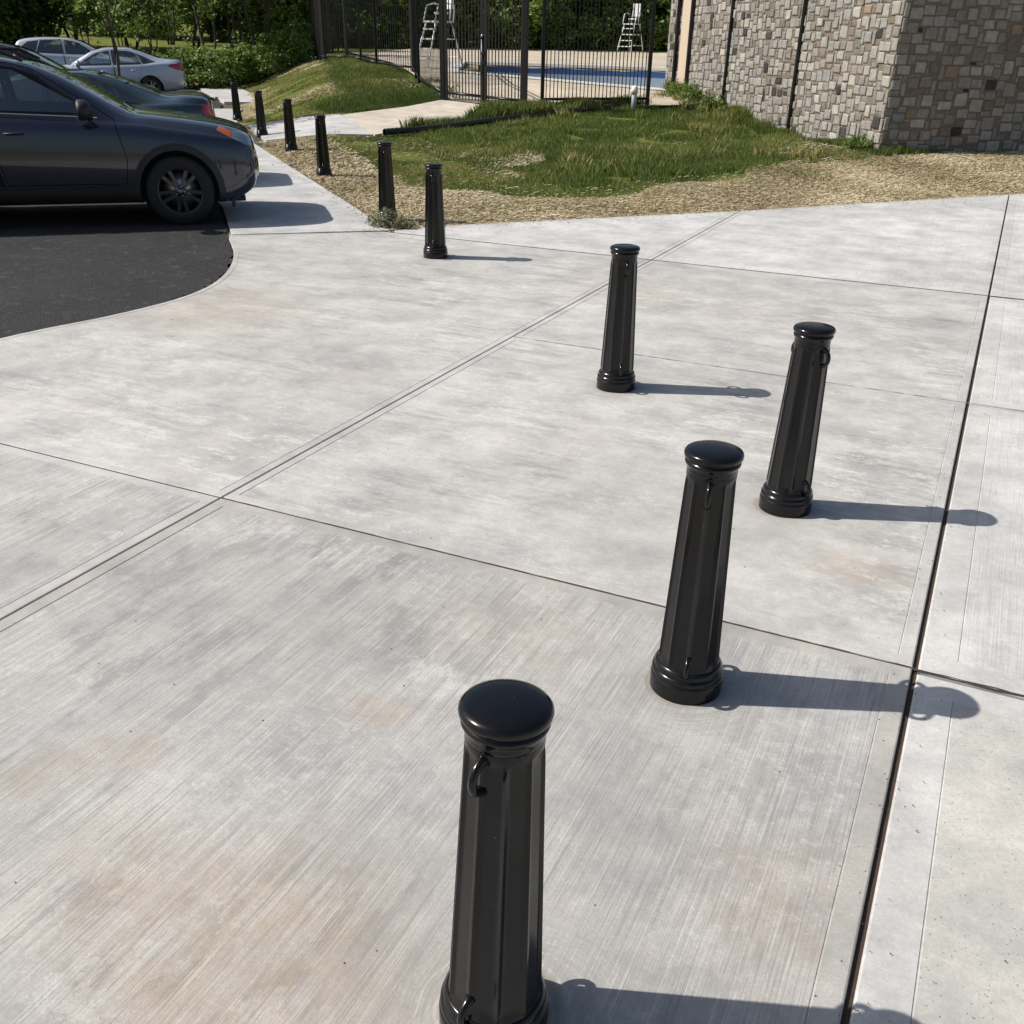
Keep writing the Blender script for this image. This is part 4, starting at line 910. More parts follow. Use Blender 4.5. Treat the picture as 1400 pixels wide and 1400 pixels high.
fence('pool_fence', [(-28.3, 38.9), (-37.2, 54.5), (-29.4, 57.5), (-20.7, 61.8), (-12, 64.5)], 2.3, 'far black fence closing the back of the pool deck before the trees', sp=.16, pw=.02, posts=3, stuff=True)
fence('park_fence', [(-33.2, 41.5), (-36.6, 45.8)], 4.6, 'tall black fence posts among the trees left of the pool enclosure', sp=.6, pw=.03, posts=1.6, stuff=True)
def gate(a, b, label, latch):
    A = Vector((*a, H(*a) + .02)); B = Vector((*b, H(*b) + .02)); root = empty('pool_gate', A, 0, label=label, cat='gate', group='double pool gate leaves'); ang = math.atan2((B - A).y, (B - A).x); L_ = (B - A).length
    def pos(t, z): return A.lerp(B, t) - A + Vector((0, 0, z))
    for t in ((.03, .97) if not latch else (.03, .97)): bm = bmesh.new(); add_box(bm, -.03, .03, -.03, .03, .02, FH - .1); link('frame_bar', me_of(bm), M['black'], root, pos(t, 0), ang)
    for z in (.16, FH - .22, FH - .08): bm = bmesh.new(); tube(bm, [pos(.03, z), pos(.97, z)], .033, 4); link('rail', me_of(bm), M['black'], root)
    n = round(L_ / .10)
    for j in range(1, n): link('picket', picket_me(FH - .12, .021), None, root, pos(.03 + .94 * j / n, .05), ang)
    if latch:
        bm = bmesh.new(); tube(bm, [pos(.985, .05), pos(.985, 1.42)], .045, 8); tube(bm, [pos(.985, 1.42), pos(.985, 1.47)], [.06, .05], 10); o = link('latch', me_of(bm), M['black'], root)
        bm = bmesh.new(); tube(bm, [pos(.985, 1.47), pos(.985, 1.50)], [.045, .03], 10); link('latch_knob', me_of(bm), M['steel'], o)
        for z in (.9, 1.1): bm = bmesh.new(); add_box(bm, -.02, .09, -.05, .05, z - .03, z + .03, 0, .005); link('latch_bracket', me_of(bm), M['black'], o, pos(.985, 0), ang)
    for z in (.35, 1.9): bm = bmesh.new(); tube(bm, [pos(.0 if latch else 1, z - .06), pos(.0 if latch else 1, z + .06)], .022, 8); link('hinge', me_of(bm), M['black'], root)
gate((-13.2, 23.58), (-12.1, 23.5), 'left leaf of the double pool gate, with the tall latch at its free edge', True)
gate((-12.06, 23.5), (-10.93, 23.32), 'right leaf of the double pool gate, hinged near the stone building side', False)
bm = bmesh.new()
for nm, (x, y) in dict(a=(-13.28, 23.6), b=(-10.88, 23.3)).items():
    bm2 = bmesh.new(); add_box(bm2, -.06, .06, -.06, .06, -.1, FH + .1, 0, .004); o = link('gate_post', me_of(bm2), M['black'], None, (x, y, H(x, y)), .1)
    tag(o, 'thick black gate post at the ' + ('left' if nm == 'a' else 'right') + ' side of the double pool gate', 'post')
bm.free()
# ---------------- pipes
pts = []
PL = [(-11.29, 17.65), (-10.7, 18.9), (-10.4, 20.4), (-10.1, 21.6), (-9.75, 22.9), (-9.4, 24.0), (-8.9, 24.8)]
pp = dens(PL, 24); bm = bmesh.new(); P3 = [(q[0], q[1], H(q[0], q[1]) + .045 + .012 * math.sin(i * .05)) for i, q in enumerate(pp)]
tube(bm, P3, [.066 if i % 2 else .055 for i in range(len(P3))], 14, cap=False)
pipe = empty('drain_pipe', (0, 0, 0), label='black corrugated drain pipe lying open ended across the grass', cat='pipe')
link('pipe_wall', me_of(bm), M['plastic'], pipe)
bm = bmesh.new(); tube(bm, [P3[2], P3[8]], .048, 14); link('bore', me_of(bm), M['gap'], pipe)
v = Vector((-8.55, 24.6, H(-8.55, 24.6))); pv = empty('cleanout_pipe', v, label='short grey upright pipe with a white cap in front of the stone building', cat='pipe')
bm = bmesh.new(); lathe(bm, [(.062, -.1), (.062, .40)], 20); link('pipe', me_of(bm), M['grey_pvc'], pv)
bm = bmesh.new(); lathe(bm, [(.085, .36), (.086, .44), (.072, .50), (.04, .53), (.005, .535)], 20); link('cap', me_of(bm), M['white_pvc'], pv)
# ---------------- lifeguard chairs
def guard_chair(loc, rz, label, sc=1):
    root = empty('lifeguard_chair', loc, rz, label=label, cat='lifeguard chair', group='white lifeguard chairs on the pool deck'); root.scale = (sc,) * 3
    wm = M['white_metal']
    def T_(nm, pts, r=.022, p=root, mat=wm): bm = bmesh.new(); tube(bm, pts, r, 8); return link(nm, me_of(bm), mat, p)
    for s in (-1, 1):
        T_('leg', [(-.55, s * .42, 0), (-.22, s * .3, 1.25)], .028); T_('leg', [(.75, s * .42, 0), (.35, s * .3, 1.25)], .028)
        T_('armrest', [(-.24, s * .36, 1.25), (-.3, s * .36, 1.72), (.0, s * .36, 1.78), (.28, s * .36, 1.72), (.42, s * .36, 1.25)], .022)
        T_('back_post', [(-.2, s * .2, 1.25), (-.34, s * .2, 2.15)], .018)
    for k in range(4):
        z = .26 + .27 * k; t = z / 1.25; x = .75 - .40 * t; bm = bmesh.new(); add_box(bm, x - .06, x + .06, -.40 + .1 * t, .40 - .1 * t, z - .02, z + .02, 0, .006); link('step', me_of(bm), wm, root)
    bm = bmesh.new(); add_box(bm, -.26, .40, -.34, .34, 1.25, 1.30, 0, .01); link('footboard', me_of(bm), wm, root)
    bm = bmesh.new(); add_box(bm, -.24, .1, -.22, .22, 1.48, 1.54, 0, .015); link('seat', me_of(bm), wm, root)
    bm = bmesh.new(); add_box(bm, -.36, -.30, -.22, .22, 1.62, 2.2, 0, .02); link('backrest', me_of(bm), wm, root)
    T_('brace', [(-.48, -.40, .3), (-.48, .40, .3)], .018); T_('brace', [(-.36, -.35, .8), (-.36, .35, .8)], .018)
    return root
guard_chair((-20.75, 58.6, H(-20.75, 58.6) + .03), R_(-100), 'white lifeguard chair on the far deck beside the stone building edge', 1.08)
guard_chair((-17.1, 30.3, H(-17.1, 30.3) + .03), R_(-120), 'white lifeguard chair seen through the fence just left of the gate', 1.0)
# ---------------- vegetation
def leafmat(name, c1, c2, c3, trans=.28):
    q = N(name); v = q.attr('v'); c = q.ramp(v, [(0, c1), (.55, c2), (1, c3)])
    d = q.n('ShaderNodeBsdfTranslucent'); q.L(c, d.inputs[0]); mx = q.n('ShaderNodeMixShader'); mx.inputs[0].default_value = trans
    q.set(c, .55, 0, spec=.3); q.L(q.b.outputs[0], mx.inputs[1]); q.L(d.outputs[0], mx.inputs[2]); q.L(mx.outputs[0], q.out.inputs[0]); return q.m
LM = dict(dark=leafmat('dark_leaves', (.055, .095, .022), (.12, .18, .04), (.22, .29, .075)),
          mid=leafmat('mid_green_leaves', (.07, .12, .025), (.15, .22, .045), (.27, .35, .09)),
          bright=leafmat('bright_leaves', (.075, .13, .022), (.16, .24, .045), (.28, .38, .09)),
          olive=leafmat('olive_leaves', (.11, .13, .07), (.19, .21, .12), (.30, .33, .2)))
def barkmat():
    q = N('bark'); p = q.obj(); a = q.noise(q.map(p, sc=(6, 6, 1)), 5, 5, .7)
    return q.set(q.mix(a, (.03, .022, .016), (.13, .105, .08)), .95, 0, q.bump(a, .9, .02))
M['bark'] = barkmat()
def leaves(n_clump, per, crown, size, seed, spread=.33, fill=.25):
    """crown: (rx, ry, rz, cz); returns quad soup with a per-leaf value"""
    g_ = np.random.default_rng(seed); rx, ry, rz, cz = crown
    d = g_.normal(size=(n_clump, 3)); d /= np.linalg.norm(d, axis=1)[:, None]; rad = g_.uniform(fill, 1, n_clump) ** .55
    cc = d * rad[:, None] * np.array([rx, ry, rz]); cc += g_.normal(size=cc.shape) * .12 * np.array([rx, ry, rz])
    k = np.repeat(np.arange(n_clump), per); sc = spread * min(rx, rz) * g_.uniform(.45, 1.25, n_clump)[k]
    P = cc[k] + g_.normal(size=(len(k), 3)) * sc[:, None] * .55; P[:, 2] += cz; P[:, 2] = np.maximum(P[:, 2], .03)
    n = g_.normal(size=P.shape); n[:, 2] = np.abs(n[:, 2]) + .3; n /= np.linalg.norm(n, axis=1)[:, None]
    u = np.cross(n, g_.normal(size=P.shape)); u /= np.linalg.norm(u, axis=1)[:, None]; w_ = np.cross(n, u)
    s = size * g_.uniform(.6, 1.35, len(P))[:, None]; u = u * s; w_ = w_ * s * .55
    V = np.stack([P - u, P + w_ * .9 - u * .1, P + u, P - w_ * .9 - u * .1], 1).reshape(-1, 3)
    tone = np.clip(g_.uniform(.05, .95, n_clump)[k] * .6 + g_.uniform(0, .45, len(k)), 0, 1)
    return V, tone, cc + np.array([0, 0, cz])
TREES = {}
def tree_kind(key, h, crown, nc, per, size, mat, trunk_r, stems=1, lean=.0, seed=1, spread=.33, limbs=7, fill=.25):
    V, tone, cc = leaves(nc, per, crown, size, seed, spread, fill); lm = quick_mesh(V, 4, 'leaves', tone); lm.materials.append(LM[mat])
    rr = random.Random(seed); bm = bmesh.new()
    for s in range(stems):
        a = 2 * math.pi * s / max(1, stems) + rr.random(); sp = 0 if stems == 1 else .12
        top = Vector((lean + (crown[0] * .35 * math.cos(a) if stems > 1 else rr.uniform(-.1, .1)), (crown[1] * .35 * math.sin(a) if stems > 1 else 0), crown[3] + crown[2] * .35))
        b0 = Vector((sp * math.cos(a), sp * math.sin(a), -.15)); pts = [b0.lerp(top, t) + Vector((rr.uniform(-.5, .5), rr.uniform(-.5, .5), 0)) * .06 * h * t * (1 - t) * 2 for t in [i / 7 for i in range(8)]]
        tube(bm, pts, [trunk_r * (1 - .75 * i / 7) / (1 if stems == 1 else 1.6) for i in range(8)], 7)
        for _ in range(limbs):
            t = rr.uniform(.35, .9); p0 = b0.lerp(top, t); c = cc[rr.randrange(len(cc))]; p1 = Vector(c); pm = p0.lerp(p1, .5) + Vector((0, 0, rr.uniform(.0, .25) * abs(p1.z - p0.z)))
            tube(bm, [p0, pm, p1], [trunk_r * .38, trunk_r * .25, trunk_r * .08], 5)
    TREES[key] = (lm, me_of(bm)); TREES[key][1].materials.append(M['bark'])
def plant(name, key, x, y, label, cat='tree', group=None, sc=1., rz=None, dz=0., part='crown', sz=None):
    o = empty(name, (x, y, H(x, y) - .03 + dz), rz if rz is not None else random.uniform(0, 6.28), label=label, cat=cat, group=group); o.scale = (sc, sc, sz or sc)
    link(part, TREES[key][0], None, o); link('trunk' if cat == 'tree' else 'stems', TREES[key][1], None, o); return o
tree_kind('sapling', 4.2, (1.05, 1.05, 1.15, 3.15), 46, 34, .062, 'bright', .045, 1, seed=3, spread=.26, limbs=12, fill=.1)
tree_kind('young', 4.5, (1.3, 1.3, 1.6, 2.6), 50, 46, .085, 'bright', .06, 3, seed=4, spread=.24, limbs=8, fill=.1)
tree_kind('multi', 6, (2.6, 2.6, 2.1, 4.5), 80, 55, .11, 'mid', .11, 3, seed=5, spread=.22, limbs=8)
tree_kind('leaning', 6, (2.6, 2.4, 2.1, 4.6), 80, 55, .11, 'mid', .13, 2, lean=1.2, seed=6, spread=.22, limbs=8)
tree_kind('dense', 9, (3.4, 3.4, 4.2, 4.0), 170, 85, .17, 'dark', .22, 1, seed=7, spread=.20, limbs=6)
tree_kind('dense2', 8, (3.0, 3.0, 3.9, 3.7), 150, 85, .16, 'mid', .2, 2, seed=8, spread=.20, limbs=6)
tree_kind('bush', 1.2, (1.25, 1.25, .75, .75), 60, 60, .075, 'bright', .02, 4, seed=9, spread=.3, limbs=4)
tree_kind('bush2', 1.2, (1.1, 1.1, .95, .9), 55, 55, .08, 'mid', .02, 4, seed=10, spread=.3, limbs=4)
tree_kind('weed', .3, (.20, .20, .12, .13), 30, 26, .022, 'olive', .004, 4, seed=12, spread=.5, limbs=2)
tree_kind('sprawl', .6, (.5, .4, .36, .32), 40, 40, .04, 'mid', .006, 4, seed=13, spread=.34, limbs=3)
def polar(px_az, r): return (r * math.sin(R_(px_az)), r * math.cos(R_(px_az)))
plant('young_tree', 'sapling', -18.72, 18.25, 'slender young tree with a bare brown trunk rising among the parked cars', sc=1.05)
for i, (az, r, k, sc, lb) in enumerate([(-52.5, 58, 'dense', 1.1, 'dark dense tree at the left edge above the roofs of the parked cars'), (-49.2, 62, 'dense2', 1.1, 'green tree just right of the dark tree at the left edge'),
        (-45.3, 52, 'young', 1.0, 'thin multi stem young tree behind the silver sedan roof'), (-43.9, 50, 'young', 1.05, 'thin multi stem young tree just behind the tail of the silver sedan'), (-46.9, 54, 'young', .9, 'young leafy tree above the silver SUV roof'),
        (-41.2, 47, 'leaning', .95, 'tree with a slanting trunk over the bright shrubs'), (-38.6, 47, 'multi', 1.0, 'tree with a forked dark trunk over the shrubs near the mound'), (-39.9, 56, 'multi', 1.1, 'loose green tree on the far lawn behind the forked tree'), (-43.0, 66, 'multi', 1.0, 'loose green tree on the far lawn behind the young trees')]):
    x, y = polar(az, r); plant('tree', k, x, y, lb, group=None, sc=sc, rz=(2.4 if k == 'leaning' else None))
for i, (az, r, k, sc) in enumerate([(-43.4, 43, 'bush', 1.0), (-42.5, 43.5, 'bush', 1.15), (-41.4, 42.5, 'bush2', 1.0), (-40.5, 43.5, 'bush', 1.2), (-39.6, 44.5, 'bush2', 1.1), (-38.7, 44, 'bush', 1.1), (-37.8, 45.5, 'bush', 1.25), (-44.3, 45, 'bush2', .8), (-37.0, 47, 'bush2', 1.3)]):
    x, y = polar(az, r); plant('shrub', k, x, y, ['leftmost', 'second from left', 'third from left', 'fourth from left', 'fifth from left', 'sixth from left', 'seventh from left', 'small dull', 'rightmost'][i] + ' bright leafy shrub in the row behind the mound', 'shrub', 'leafy shrubs in a row behind the mound', sc * .8, sz=sc * .68)
for i, (az, r, k, sc) in enumerate([(-44.9, 58, 'multi', 1.2), (-42.0, 57, 'leaning', 1.1), (-47.5, 60, 'multi', 1.2), (-37.4, 58, 'dense2', .9), (-50.5, 58, 'dense', .9), (-41.0, 72, 'dense2', 1.0), (-43.6, 76, 'dense', 1.0), (-38.6, 74, 'dense', 1.0), (-46.0, 80, 'dense', 1.1)]):
    x, y = polar(az, r); plant('tree', k, x, y, 'background tree on the far park lawn, loosely leaved, behind the row of shrubs', group='background trees on the park lawn', sc=sc, sz=sc * .75)
seq = 0
for az in np.arange(-35.2, -11, 2.15):
    r = 68 + 3 * math.sin(seq * 2.1); x, y = polar(az, r); seq += 1
    plant('tree', 'dense' if seq % 3 else 'dense2', x, y, 'dense green tree in the belt behind the far pool fence', group='trees in the belt behind the pool', sc=random.uniform(1.0, 1.2), sz=.95)
for az in np.arange(-36, -12, 2.2):
    r = 64.8; x, y = polar(float(az), r); plant('shrub', 'bush2', x, y, 'leafy shrub at the foot of the tree belt behind the pool fence', 'shrub', 'shrubs at the foot of the tree belt', 1.7)
plant('weed', 'weed', -6.22, 9.62, 'pale grey green tuft of weeds at the foot of a bollard', 'plant', sc=.8)
plant('weed', 'weed', -5.93, 9.6, 'small low weed on the lawn tip beside the tuft at the bollard', 'plant', sc=.6)
for (x, y, sc, lb) in ((-7.6, 26.3, .75, 'leafy weed clump at the left foot of the sunlit stone wall'), (-6.9, 25.5, .6, 'leafy weed clump between the two downspouts at the stone wall foot'), (-8.1, 26.9, .7, 'leafy weed clump beside the tan corner trim'), (-2.6, 20.2, .5, 'small grass clump at the stone building corner')):
    plant('weed_clump', 'sprawl', x, y, lb, 'plant', sc=sc)
# far woods closing the view, real leaf masses
V = []; T = []
g2 = np.random.default_rng(21)
for (a0, a1, r, hh, n) in ((-85, 25, 150, 8.5, 110000),):
    az = np.radians(g2.uniform(a0, a1, n)); rr_ = r + g2.uniform(-6, 6, n); prof = hh * (.72 + .28 * np.sin(az * 31) * np.sin(az * 57 + 1)); z = prof * g2.uniform(0, 1, n) ** .8
    P = np.stack([rr_ * np.sin(az), rr_ * np.cos(az), hz(rr_ * np.sin(az), rr_ * np.cos(az)) + z], -1); nn = g2.normal(size=P.shape); nn /= np.linalg.norm(nn, axis=1)[:, None]
    u = np.cross(nn, g2.normal(size=P.shape)); u /= np.linalg.norm(u, axis=1)[:, None]; w2 = np.cross(nn, u); s = g2.uniform(.35, .8, n)[:, None]
    V.append(np.stack([P - u * s, P + w2 * s * .6, P + u * s, P - w2 * s * .6], 1).reshape(-1, 3)); T.append(np.clip(.4 + .35 * np.sin(az * 90) * np.sin(z) + g2.uniform(-.2, .3, n), 0, 1))
me = quick_mesh(np.concatenate(V), 4, 'woods', np.concatenate(T)); tag(link('distant_woods', me, LM['dark']), 'dark wood closing the far side of the park', None, None, 'stuff')
# far road, houses and cars
def arc_strip(name, r0, r1, a0, a1, mat, lift, **kw):
    V = []; F = []; n = 60
    for i in range(n + 1):
        a = R_(a0 + (a1 - a0) * i / n)
        for r in (r0, r1): x, y = r * math.sin(a), r * math.cos(a); V.append((x, y, H(x, y) + lift))
        if i: k = 2 * i; F.append((k - 2, k, k + 1, k - 1))
    return tag(link(name, pydata(V, F), mat), **kw)
arc_strip('road', 112, 119, -80, -10, M['asphalt'], .12, kind='structure', label='far street beyond the park lawn')
for i, (az, col, lb) in enumerate(((-43.4, (.5, .5, .52), 'white car far off on the street behind the lawn, left one'), (-39.3, (.4, .42, .45), 'pale car far off on the street behind the lawn, right one'), (-46.5, (.05, .05, .06), 'dark car far off on the street at the left'))):
    x, y = polar(az, 116); P = var(SED, col=col); c = copy_tree(sil); c.location = (x, y, H(x, y) + .12); c.rotation_euler.z = R_(-az); c.name = 'parked_car'
    c['group'] = 'cars on the far street'; c['label'] = lb; nm = carpaint('far_paint', col)
    for ch in c.children_recursive:
        if ch.type == 'MESH' and ch.name.split('.')[0] in ('body', 'door', 'mirror'):
            ch.data = ch.data.copy(); ch.data.materials[0] = nm
def house(az, r, w_, d_, h_, colr, lb):
    x, y = polar(az, r); root = empty('house', (x, y, H(x, y)), R_(-az), label=lb, cat='house'); wm = simple('siding', colr, .7, var=.05); rm = simple('shingle_roof', (.06, .055, .055), .9, var=.3)
    bm = bmesh.new(); add_box(bm, -w_ / 2, w_ / 2, 0, d_, -.5, h_); link('wall', me_of(bm), wm, root)
    o = .4; V = [(-w_ / 2 - o, -o, h_), (w_ / 2 + o, -o, h_), (w_ / 2 + o, d_ + o, h_), (-w_ / 2 - o, d_ + o, h_), (-w_ / 2 - o, d_ / 2, h_ + 2.4), (w_ / 2 + o, d_ / 2, h_ + 2.4)]
    link('roof', pydata(V, [(0, 1, 5, 4), (2, 3, 4, 5), (1, 2, 5), (3, 0, 4), (3, 2, 1, 0)]), rm, root)
    for k in range(int(w_ / 2.6)):
        cx = -w_ / 2 + 1.5 + k * 2.6; bm = bmesh.new(); add_box(bm, cx - .55, cx + .55, -.05, .05, 1.0, 2.3); f = link('window', me_of(bm), M['white_pvc'], root)
        bm = bmesh.new(); add_box(bm, cx - .47, cx + .47, -.07, -.03, 1.08, 2.22); link('pane', me_of(bm), M['lamp_glass'], f)
house(-43.0, 128, 14, 8, 3.2, (.55, .55, .56), 'long white house far off beyond the street, behind the trees')
house(-38.8, 130, 9, 8, 3.0, (.22, .09, .07), 'reddish house far off beyond the street, behind the forked tree')
# ---------------- grass and straw
def grassmat(name, stops, trans=.3, rough=.6):
    q = N(name); v = q.attr('v'); c = q.ramp(v, stops)
    d = q.n('ShaderNodeBsdfTranslucent'); q.L(c, d.inputs[0]); mx = q.n('ShaderNodeMixShader'); mx.inputs[0].default_value = trans
    q.set(c, rough, 0, spec=.2); q.L(q.b.outputs[0], mx.inputs[1]); q.L(d.outputs[0], mx.inputs[2]); q.L(mx.outputs[0], q.out.inputs[0]); return q.m
GM = grassmat('grass_blades', [(0, (.06, .095, .022)), (.4, (.115, .16, .04)), (.62, (.19, .23, .06)), (.82, (.27, .26, .08)), (1, (.46, .39, .20))])
SMt = grassmat('straw', [(0, (.18, .135, .08)), (.4, (.44, .36, .22)), (.8, (.66, .56, .38)), (1, (.78, .70, .52))], .1, .7)
def pts_in(polys, n, holes=(), jit=.25, seed=0):
    g3 = np.random.default_rng(seed); allp = np.array([q for p in polys for q in p]); lo = allp.min(0) - .5; hi = allp.max(0) + .5; out = np.zeros((0, 2))
    while len(out) < n:
        q = g3.uniform(lo, hi, (n * 2, 2)); jx = q + g3.normal(size=q.shape) * jit * .35; m_ = np.zeros(len(q), bool)
        for p in polys: m_ |= inpoly(jx[:, 0], jx[:, 1], p)
        for h_ in holes: m_ &= ~inpoly(q[:, 0], q[:, 1], h_)
        out = np.concatenate([out, q[m_]])
    return out[:n]
def smooth_noise(x, y, s, seed):
    o = np.zeros(len(x)); g3 = np.random.default_rng(seed)
    for k in range(7):
        a = g3.uniform(0, 6.28); f = s * g3.uniform(.6, 2.2); o += np.sin((x * math.cos(a) + y * math.sin(a)) * f + g3.uniform(0, 6.28))
    return o / 7 ** .5
def blades(name, P, hmin, hmax, wd, seed, tone, mat, lab, flop=.5, cut=None):
    g3 = np.random.default_rng(seed); n = len(P); cl = smooth_noise(P[:, 0], P[:, 1], 2.2, seed); z = hz(P[:, 0], P[:, 1]) - .06
    h_ = g3.uniform(hmin, hmax, n) * np.clip(1 + .45 * cl, .4, 2.); a = g3.uniform(0, 6.28, n); b = g3.uniform(0, 6.28, n); fl = h_ * g3.uniform(.1, 1, n) * flop
    w_ = wd * g3.uniform(.6, 1.4, n); cx, cy = np.cos(a) * w_, np.sin(a) * w_
    base = np.stack([P[:, 0], P[:, 1], z], -1); off = np.stack([cx, cy, cx * 0], -1); tip = base + np.stack([np.cos(b) * fl, np.sin(b) * fl, h_ + .02], -1)
    midp = base + np.stack([np.cos(b) * fl * .3, np.sin(b) * fl * .3, h_ * .6], -1)
    V = np.stack([base - off, base + off, midp + off * .7, tip], 1); 
    t = np.clip(tone + .16 * cl + .12 * smooth_noise(P[:, 0], P[:, 1], .9, seed + 5) + g3.normal(size=n) * .13, 0, 1)
    me = quick_mesh(V.reshape(-1, 3), 4, name, t); o = link(name, me, mat); return tag(o, lab, None, None, 'stuff')
def straws(name, P, seed, lab, ln=(.02, .075), lift=.012, wd=.0028):
    g3 = np.random.default_rng(seed); n = len(P); z = hz(P[:, 0], P[:, 1]) - .035 + g3.uniform(0, .023 + lift, n); a = g3.uniform(0, 6.28, n); L_ = g3.uniform(*ln, n); ti = g3.normal(size=n) * .22
    d = np.stack([np.cos(a) * L_, np.sin(a) * L_, np.abs(ti) * L_], -1); w_ = np.stack([-np.sin(a), np.cos(a), a * 0], -1) * wd * g3.uniform(.7, 1.8, n)[:, None]
    c = np.stack([P[:, 0], P[:, 1], z], -1); up = np.array([0, 0, .003]); V = np.stack([c - d / 2 - w_, c + d / 2 - w_, c + d / 2 + w_ + up, c - d / 2 + w_ + up], 1); V[:, :, 2] += np.maximum(0, 0)
    t = np.clip(g3.uniform(.1, .9, n) + .22 * smooth_noise(P[:, 0], P[:, 1], 1.3, seed), 0, 1); me = quick_mesh(V.reshape(-1, 3), 4, name, t); return tag(link(name, me, SMt), lab, None, None, 'stuff')
DRY = [(-6.1, 9.42), (-5.66, 9.97), (-2.95, 12.9), (.1, 16.5), (3.3, 20.3), (4, 21.0), (5.8, 24), (3, 26), (-1.5, 21.5), (-2.3, 20.0), (-3.7, 18.4), (-6, 17), (-9, 17.5), (-12, 18.0), (-13.3, 16.6)]
PATHP = [(-13.35, 16.5), (-11.4, 17.4), (-10.7, 23.2), (-13.35, 23.8), (-13.9, 19.95), (-16.3, 19.55)]
BLD = [(-2.25, 20.1), (-8.3, 28.0), (2, 36), (9, 28)]
TALL2 = [(q[0], q[1]) for q in TALL]
q_ = pts_in([TALL2], 120000, [PATHP, BLD], .5, 31); pn = smooth_noise(q_[:, 0], q_[:, 1], 1.6, 77); q_ = q_[(pn < .75) | (pn > 1.2)]; blades('tall_grass', q_, .035, .105, .006, 1, .40, GM, 'tall dark green grass patch in front of the stone building', .6)
q_ = pts_in([[(-12.0, 18.3), (-11.2, 18.4), (-9.4, 24.3), (-8.4, 25.6), (-10.6, 24.0), (-10.5, 23.0)]], 16000, [[(-13.35, 16.5), (-11.42, 17.5), (-10.8, 23.0), (-14, 24)]], .2, 32); blades('path_edge_grass', q_, .10, .26, .007, 2, .38, GM, 'grass growing up round the drain pipe beside the path', .5)
q_ = pts_in([MTALL], 70000, [PATHP], .5, 33); blades('mound_grass', q_, .05, .14, .008, 3, .40, GM, 'long green grass on the mound beside the pool fence', .6)
q_ = pts_in([MOUND], 90000, [PATHP], .6, 34); blades('mound_lawn', q_, .015, .05, .008, 4, .66, GM, 'short yellow green grass with dead patches on the mound', 1.)
q_ = pts_in([MOSS], 120000, [PATHP, BLD], .8, 35); blades('lawn_grass', q_, .012, .04, .007, 5, .52, GM, 'short mossy yellow green grass before the tall patch', 1.)
q_ = pts_in([[(-8.9, 27.9), (-2.4, 19.9), (-2.0, 19.7), (-2.0, 20.1), (-2.3, 20.25), (-8.3, 28.1)], [(-2.3, 19.9), (-1.9, 20.0), (-1.2, 20.6), (-1.25, 20.75), (-2.2, 20.2)]], 20000, [[(-2.15, 20.22), (-8.1, 28.0), (-5, 29), (1, 22.8)]], .12, 36); blades('wall_foot_grass', q_, .06, .20, .007, 6, .38, GM, 'ragged grass along the foot of the stone walls', .5)
g5 = np.random.default_rng(5)
q_ = pts_in([DRY], 210000, [TALL2, BLD], .5, 37); q_ = q_[~soft(q_[:, 0], q_[:, 1], MOSS, .3) | (g5.random(len(q_)) < .035)]; straws('straw_mulch', q_, 7, 'pale straw mulch strewn over the seeded ground beside the paving')
q_ = pts_in([DRY], 70000, [TALL2, BLD], .5, 38); q_ = q_[~soft(q_[:, 0], q_[:, 1], MOSS, .3)]; blades('sprouting_grass', q_, .015, .055, .005, 8, .60, GM, 'sparse sprouting grass coming up through the straw', .9)
q_ = pts_in([MOUND], 30000, [PATHP], .8, 39); cl = smooth_noise(q_[:, 0], q_[:, 1], .9, 3); straws('mound_straw', q_[cl > .35], 9, 'patches of straw on the mound', (.06, .16), .02, .006)
q_ = pts_in([[(-13.3, 16.5), (-6.1, 9.4), (-5.6, 9.95), (-8.2, 13.2), (-11.8, 16.6)]], 16000, [PATHP], .2, 40); straws('edge_straw', q_, 10, 'coarse straw and chips along the sidewalk edge', (.02, .08), .02, .005)
def near_edge(n, d0, d1, seed):
    g3 = np.random.default_rng(seed); A = np.array(EDGE[1:3] , float); t = g3.uniform(-.15, 1.12, n)[:, None]; a_, b_ = np.array([-5.66, 9.89]), np.array([.2, 16.5]); d = (b_ - a_) / np.linalg.norm(b_ - a_); nn_ = np.array([d[1], -d[0]])
    return a_ + (b_ - a_) * t + nn_ * (d0 + (d1 - d0) * g3.uniform(0, 1, n)[:, None] ** 3)
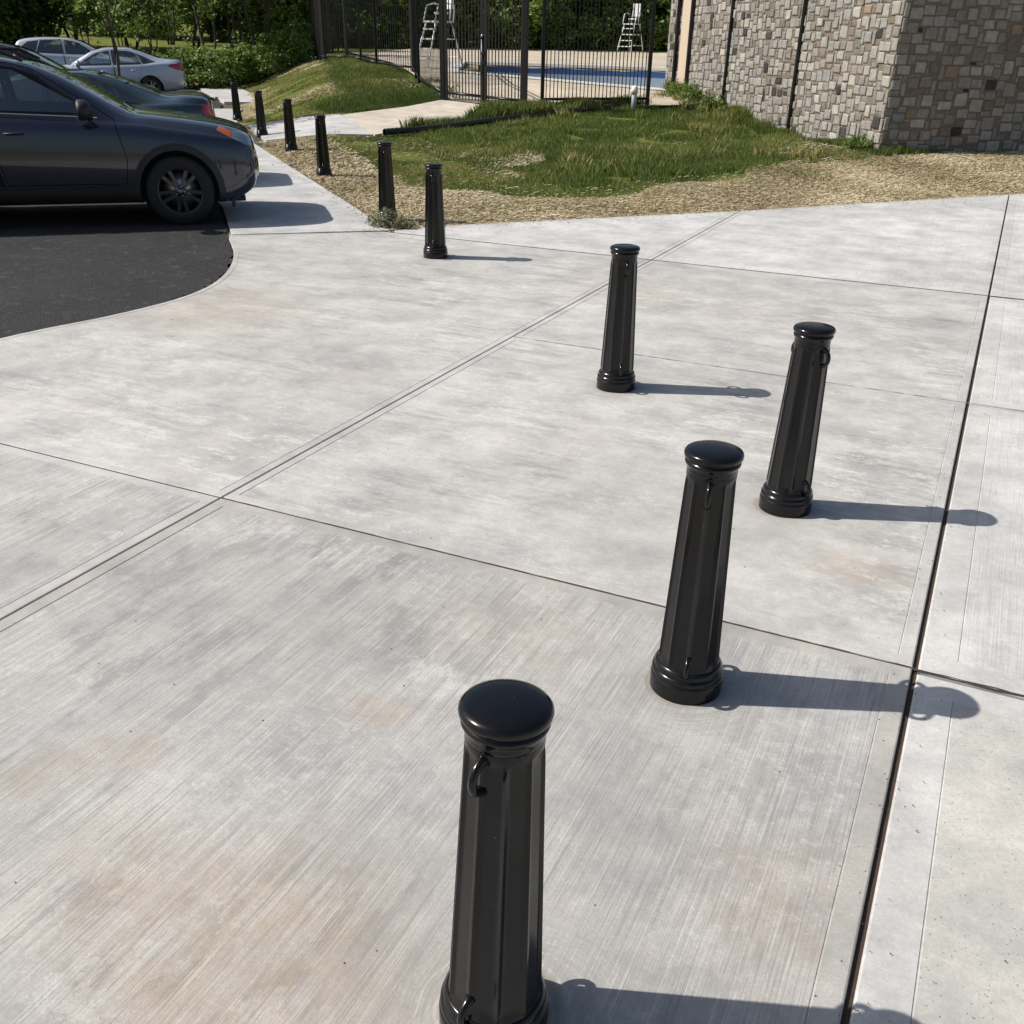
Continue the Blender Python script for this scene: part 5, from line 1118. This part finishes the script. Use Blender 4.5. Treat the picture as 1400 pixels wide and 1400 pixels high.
q_ = near_edge(1500, -.05, .7, 51); q_ = q_[q_[:, 0] < .05]
g3 = np.random.default_rng(52); n = len(q_); a = g3.uniform(0, 6.28, n); L_ = g3.uniform(.015, .06, n); d = np.stack([np.cos(a) * L_, np.sin(a) * L_, a * 0], -1); w2 = np.stack([-np.sin(a), np.cos(a), a * 0], -1) * .002; c = np.stack([q_[:, 0], q_[:, 1], a * 0 + .004], -1)
me = quick_mesh(np.stack([c - d / 2 - w2, c + d / 2 - w2, c + d / 2 + w2 + [0, 0, .002], c - d / 2 + w2], 1).reshape(-1, 3), 4, 'bits', g3.uniform(0, 1, n)); tag(link('loose_straw', me, SMt), 'loose straw bits blown onto the edge of the pavement', None, None, 'stuff')
# grit and crumbs on the slabs
n = 900; q_ = np.stack([g3.uniform(-5.6, 3, n), g3.uniform(.6, 12, n)], -1); k = n // 2; q_[:k, 0] = (XA + XB) / 2 + g3.normal(size=k) * .05; V = []
s = g3.uniform(.0012, .0035, n); tet = np.array([[1, 0, 0], [-.5, .87, 0], [-.5, -.87, 0], [0, 0, 1.2]])
for (i0, i1, i2) in ((0, 1, 3), (1, 2, 3), (2, 0, 3)): V.append(np.stack([np.stack([q_[:, 0] + tet[i][0] * s, q_[:, 1] + tet[i][1] * s, .0008 + tet[i][2] * s], -1) for i in (i0, i1, i2)], 1).reshape(-1, 3))
tag(link('grit', quick_mesh(np.concatenate(V), 3, 'grit'), M['joint']), 'fine grit and crumbs lying on the slabs', None, None, 'stuff')
q_ = pts_in([TALL2], 60000, [PATHP, BLD], .5, 61); pn = smooth_noise(q_[:, 0], q_[:, 1], 1.1, 79); q_ = q_[pn > .7]; straws('dead_grass', q_, 62, 'tan dead grass patches within the green lawn', (.03, .09), .03, .003)
# tussocks of taller dry blades in the dark patch
g6 = np.random.default_rng(66); cen = pts_in([TALL2], 170, [PATHP, BLD], .1, 41); q_ = np.repeat(cen, 40, 0) + g6.normal(size=(6800, 2)) * .07; blades('tussocks', q_, .08, .17, .006, 11, .6, GM, 'scattered taller tufts in the green patch', .8)
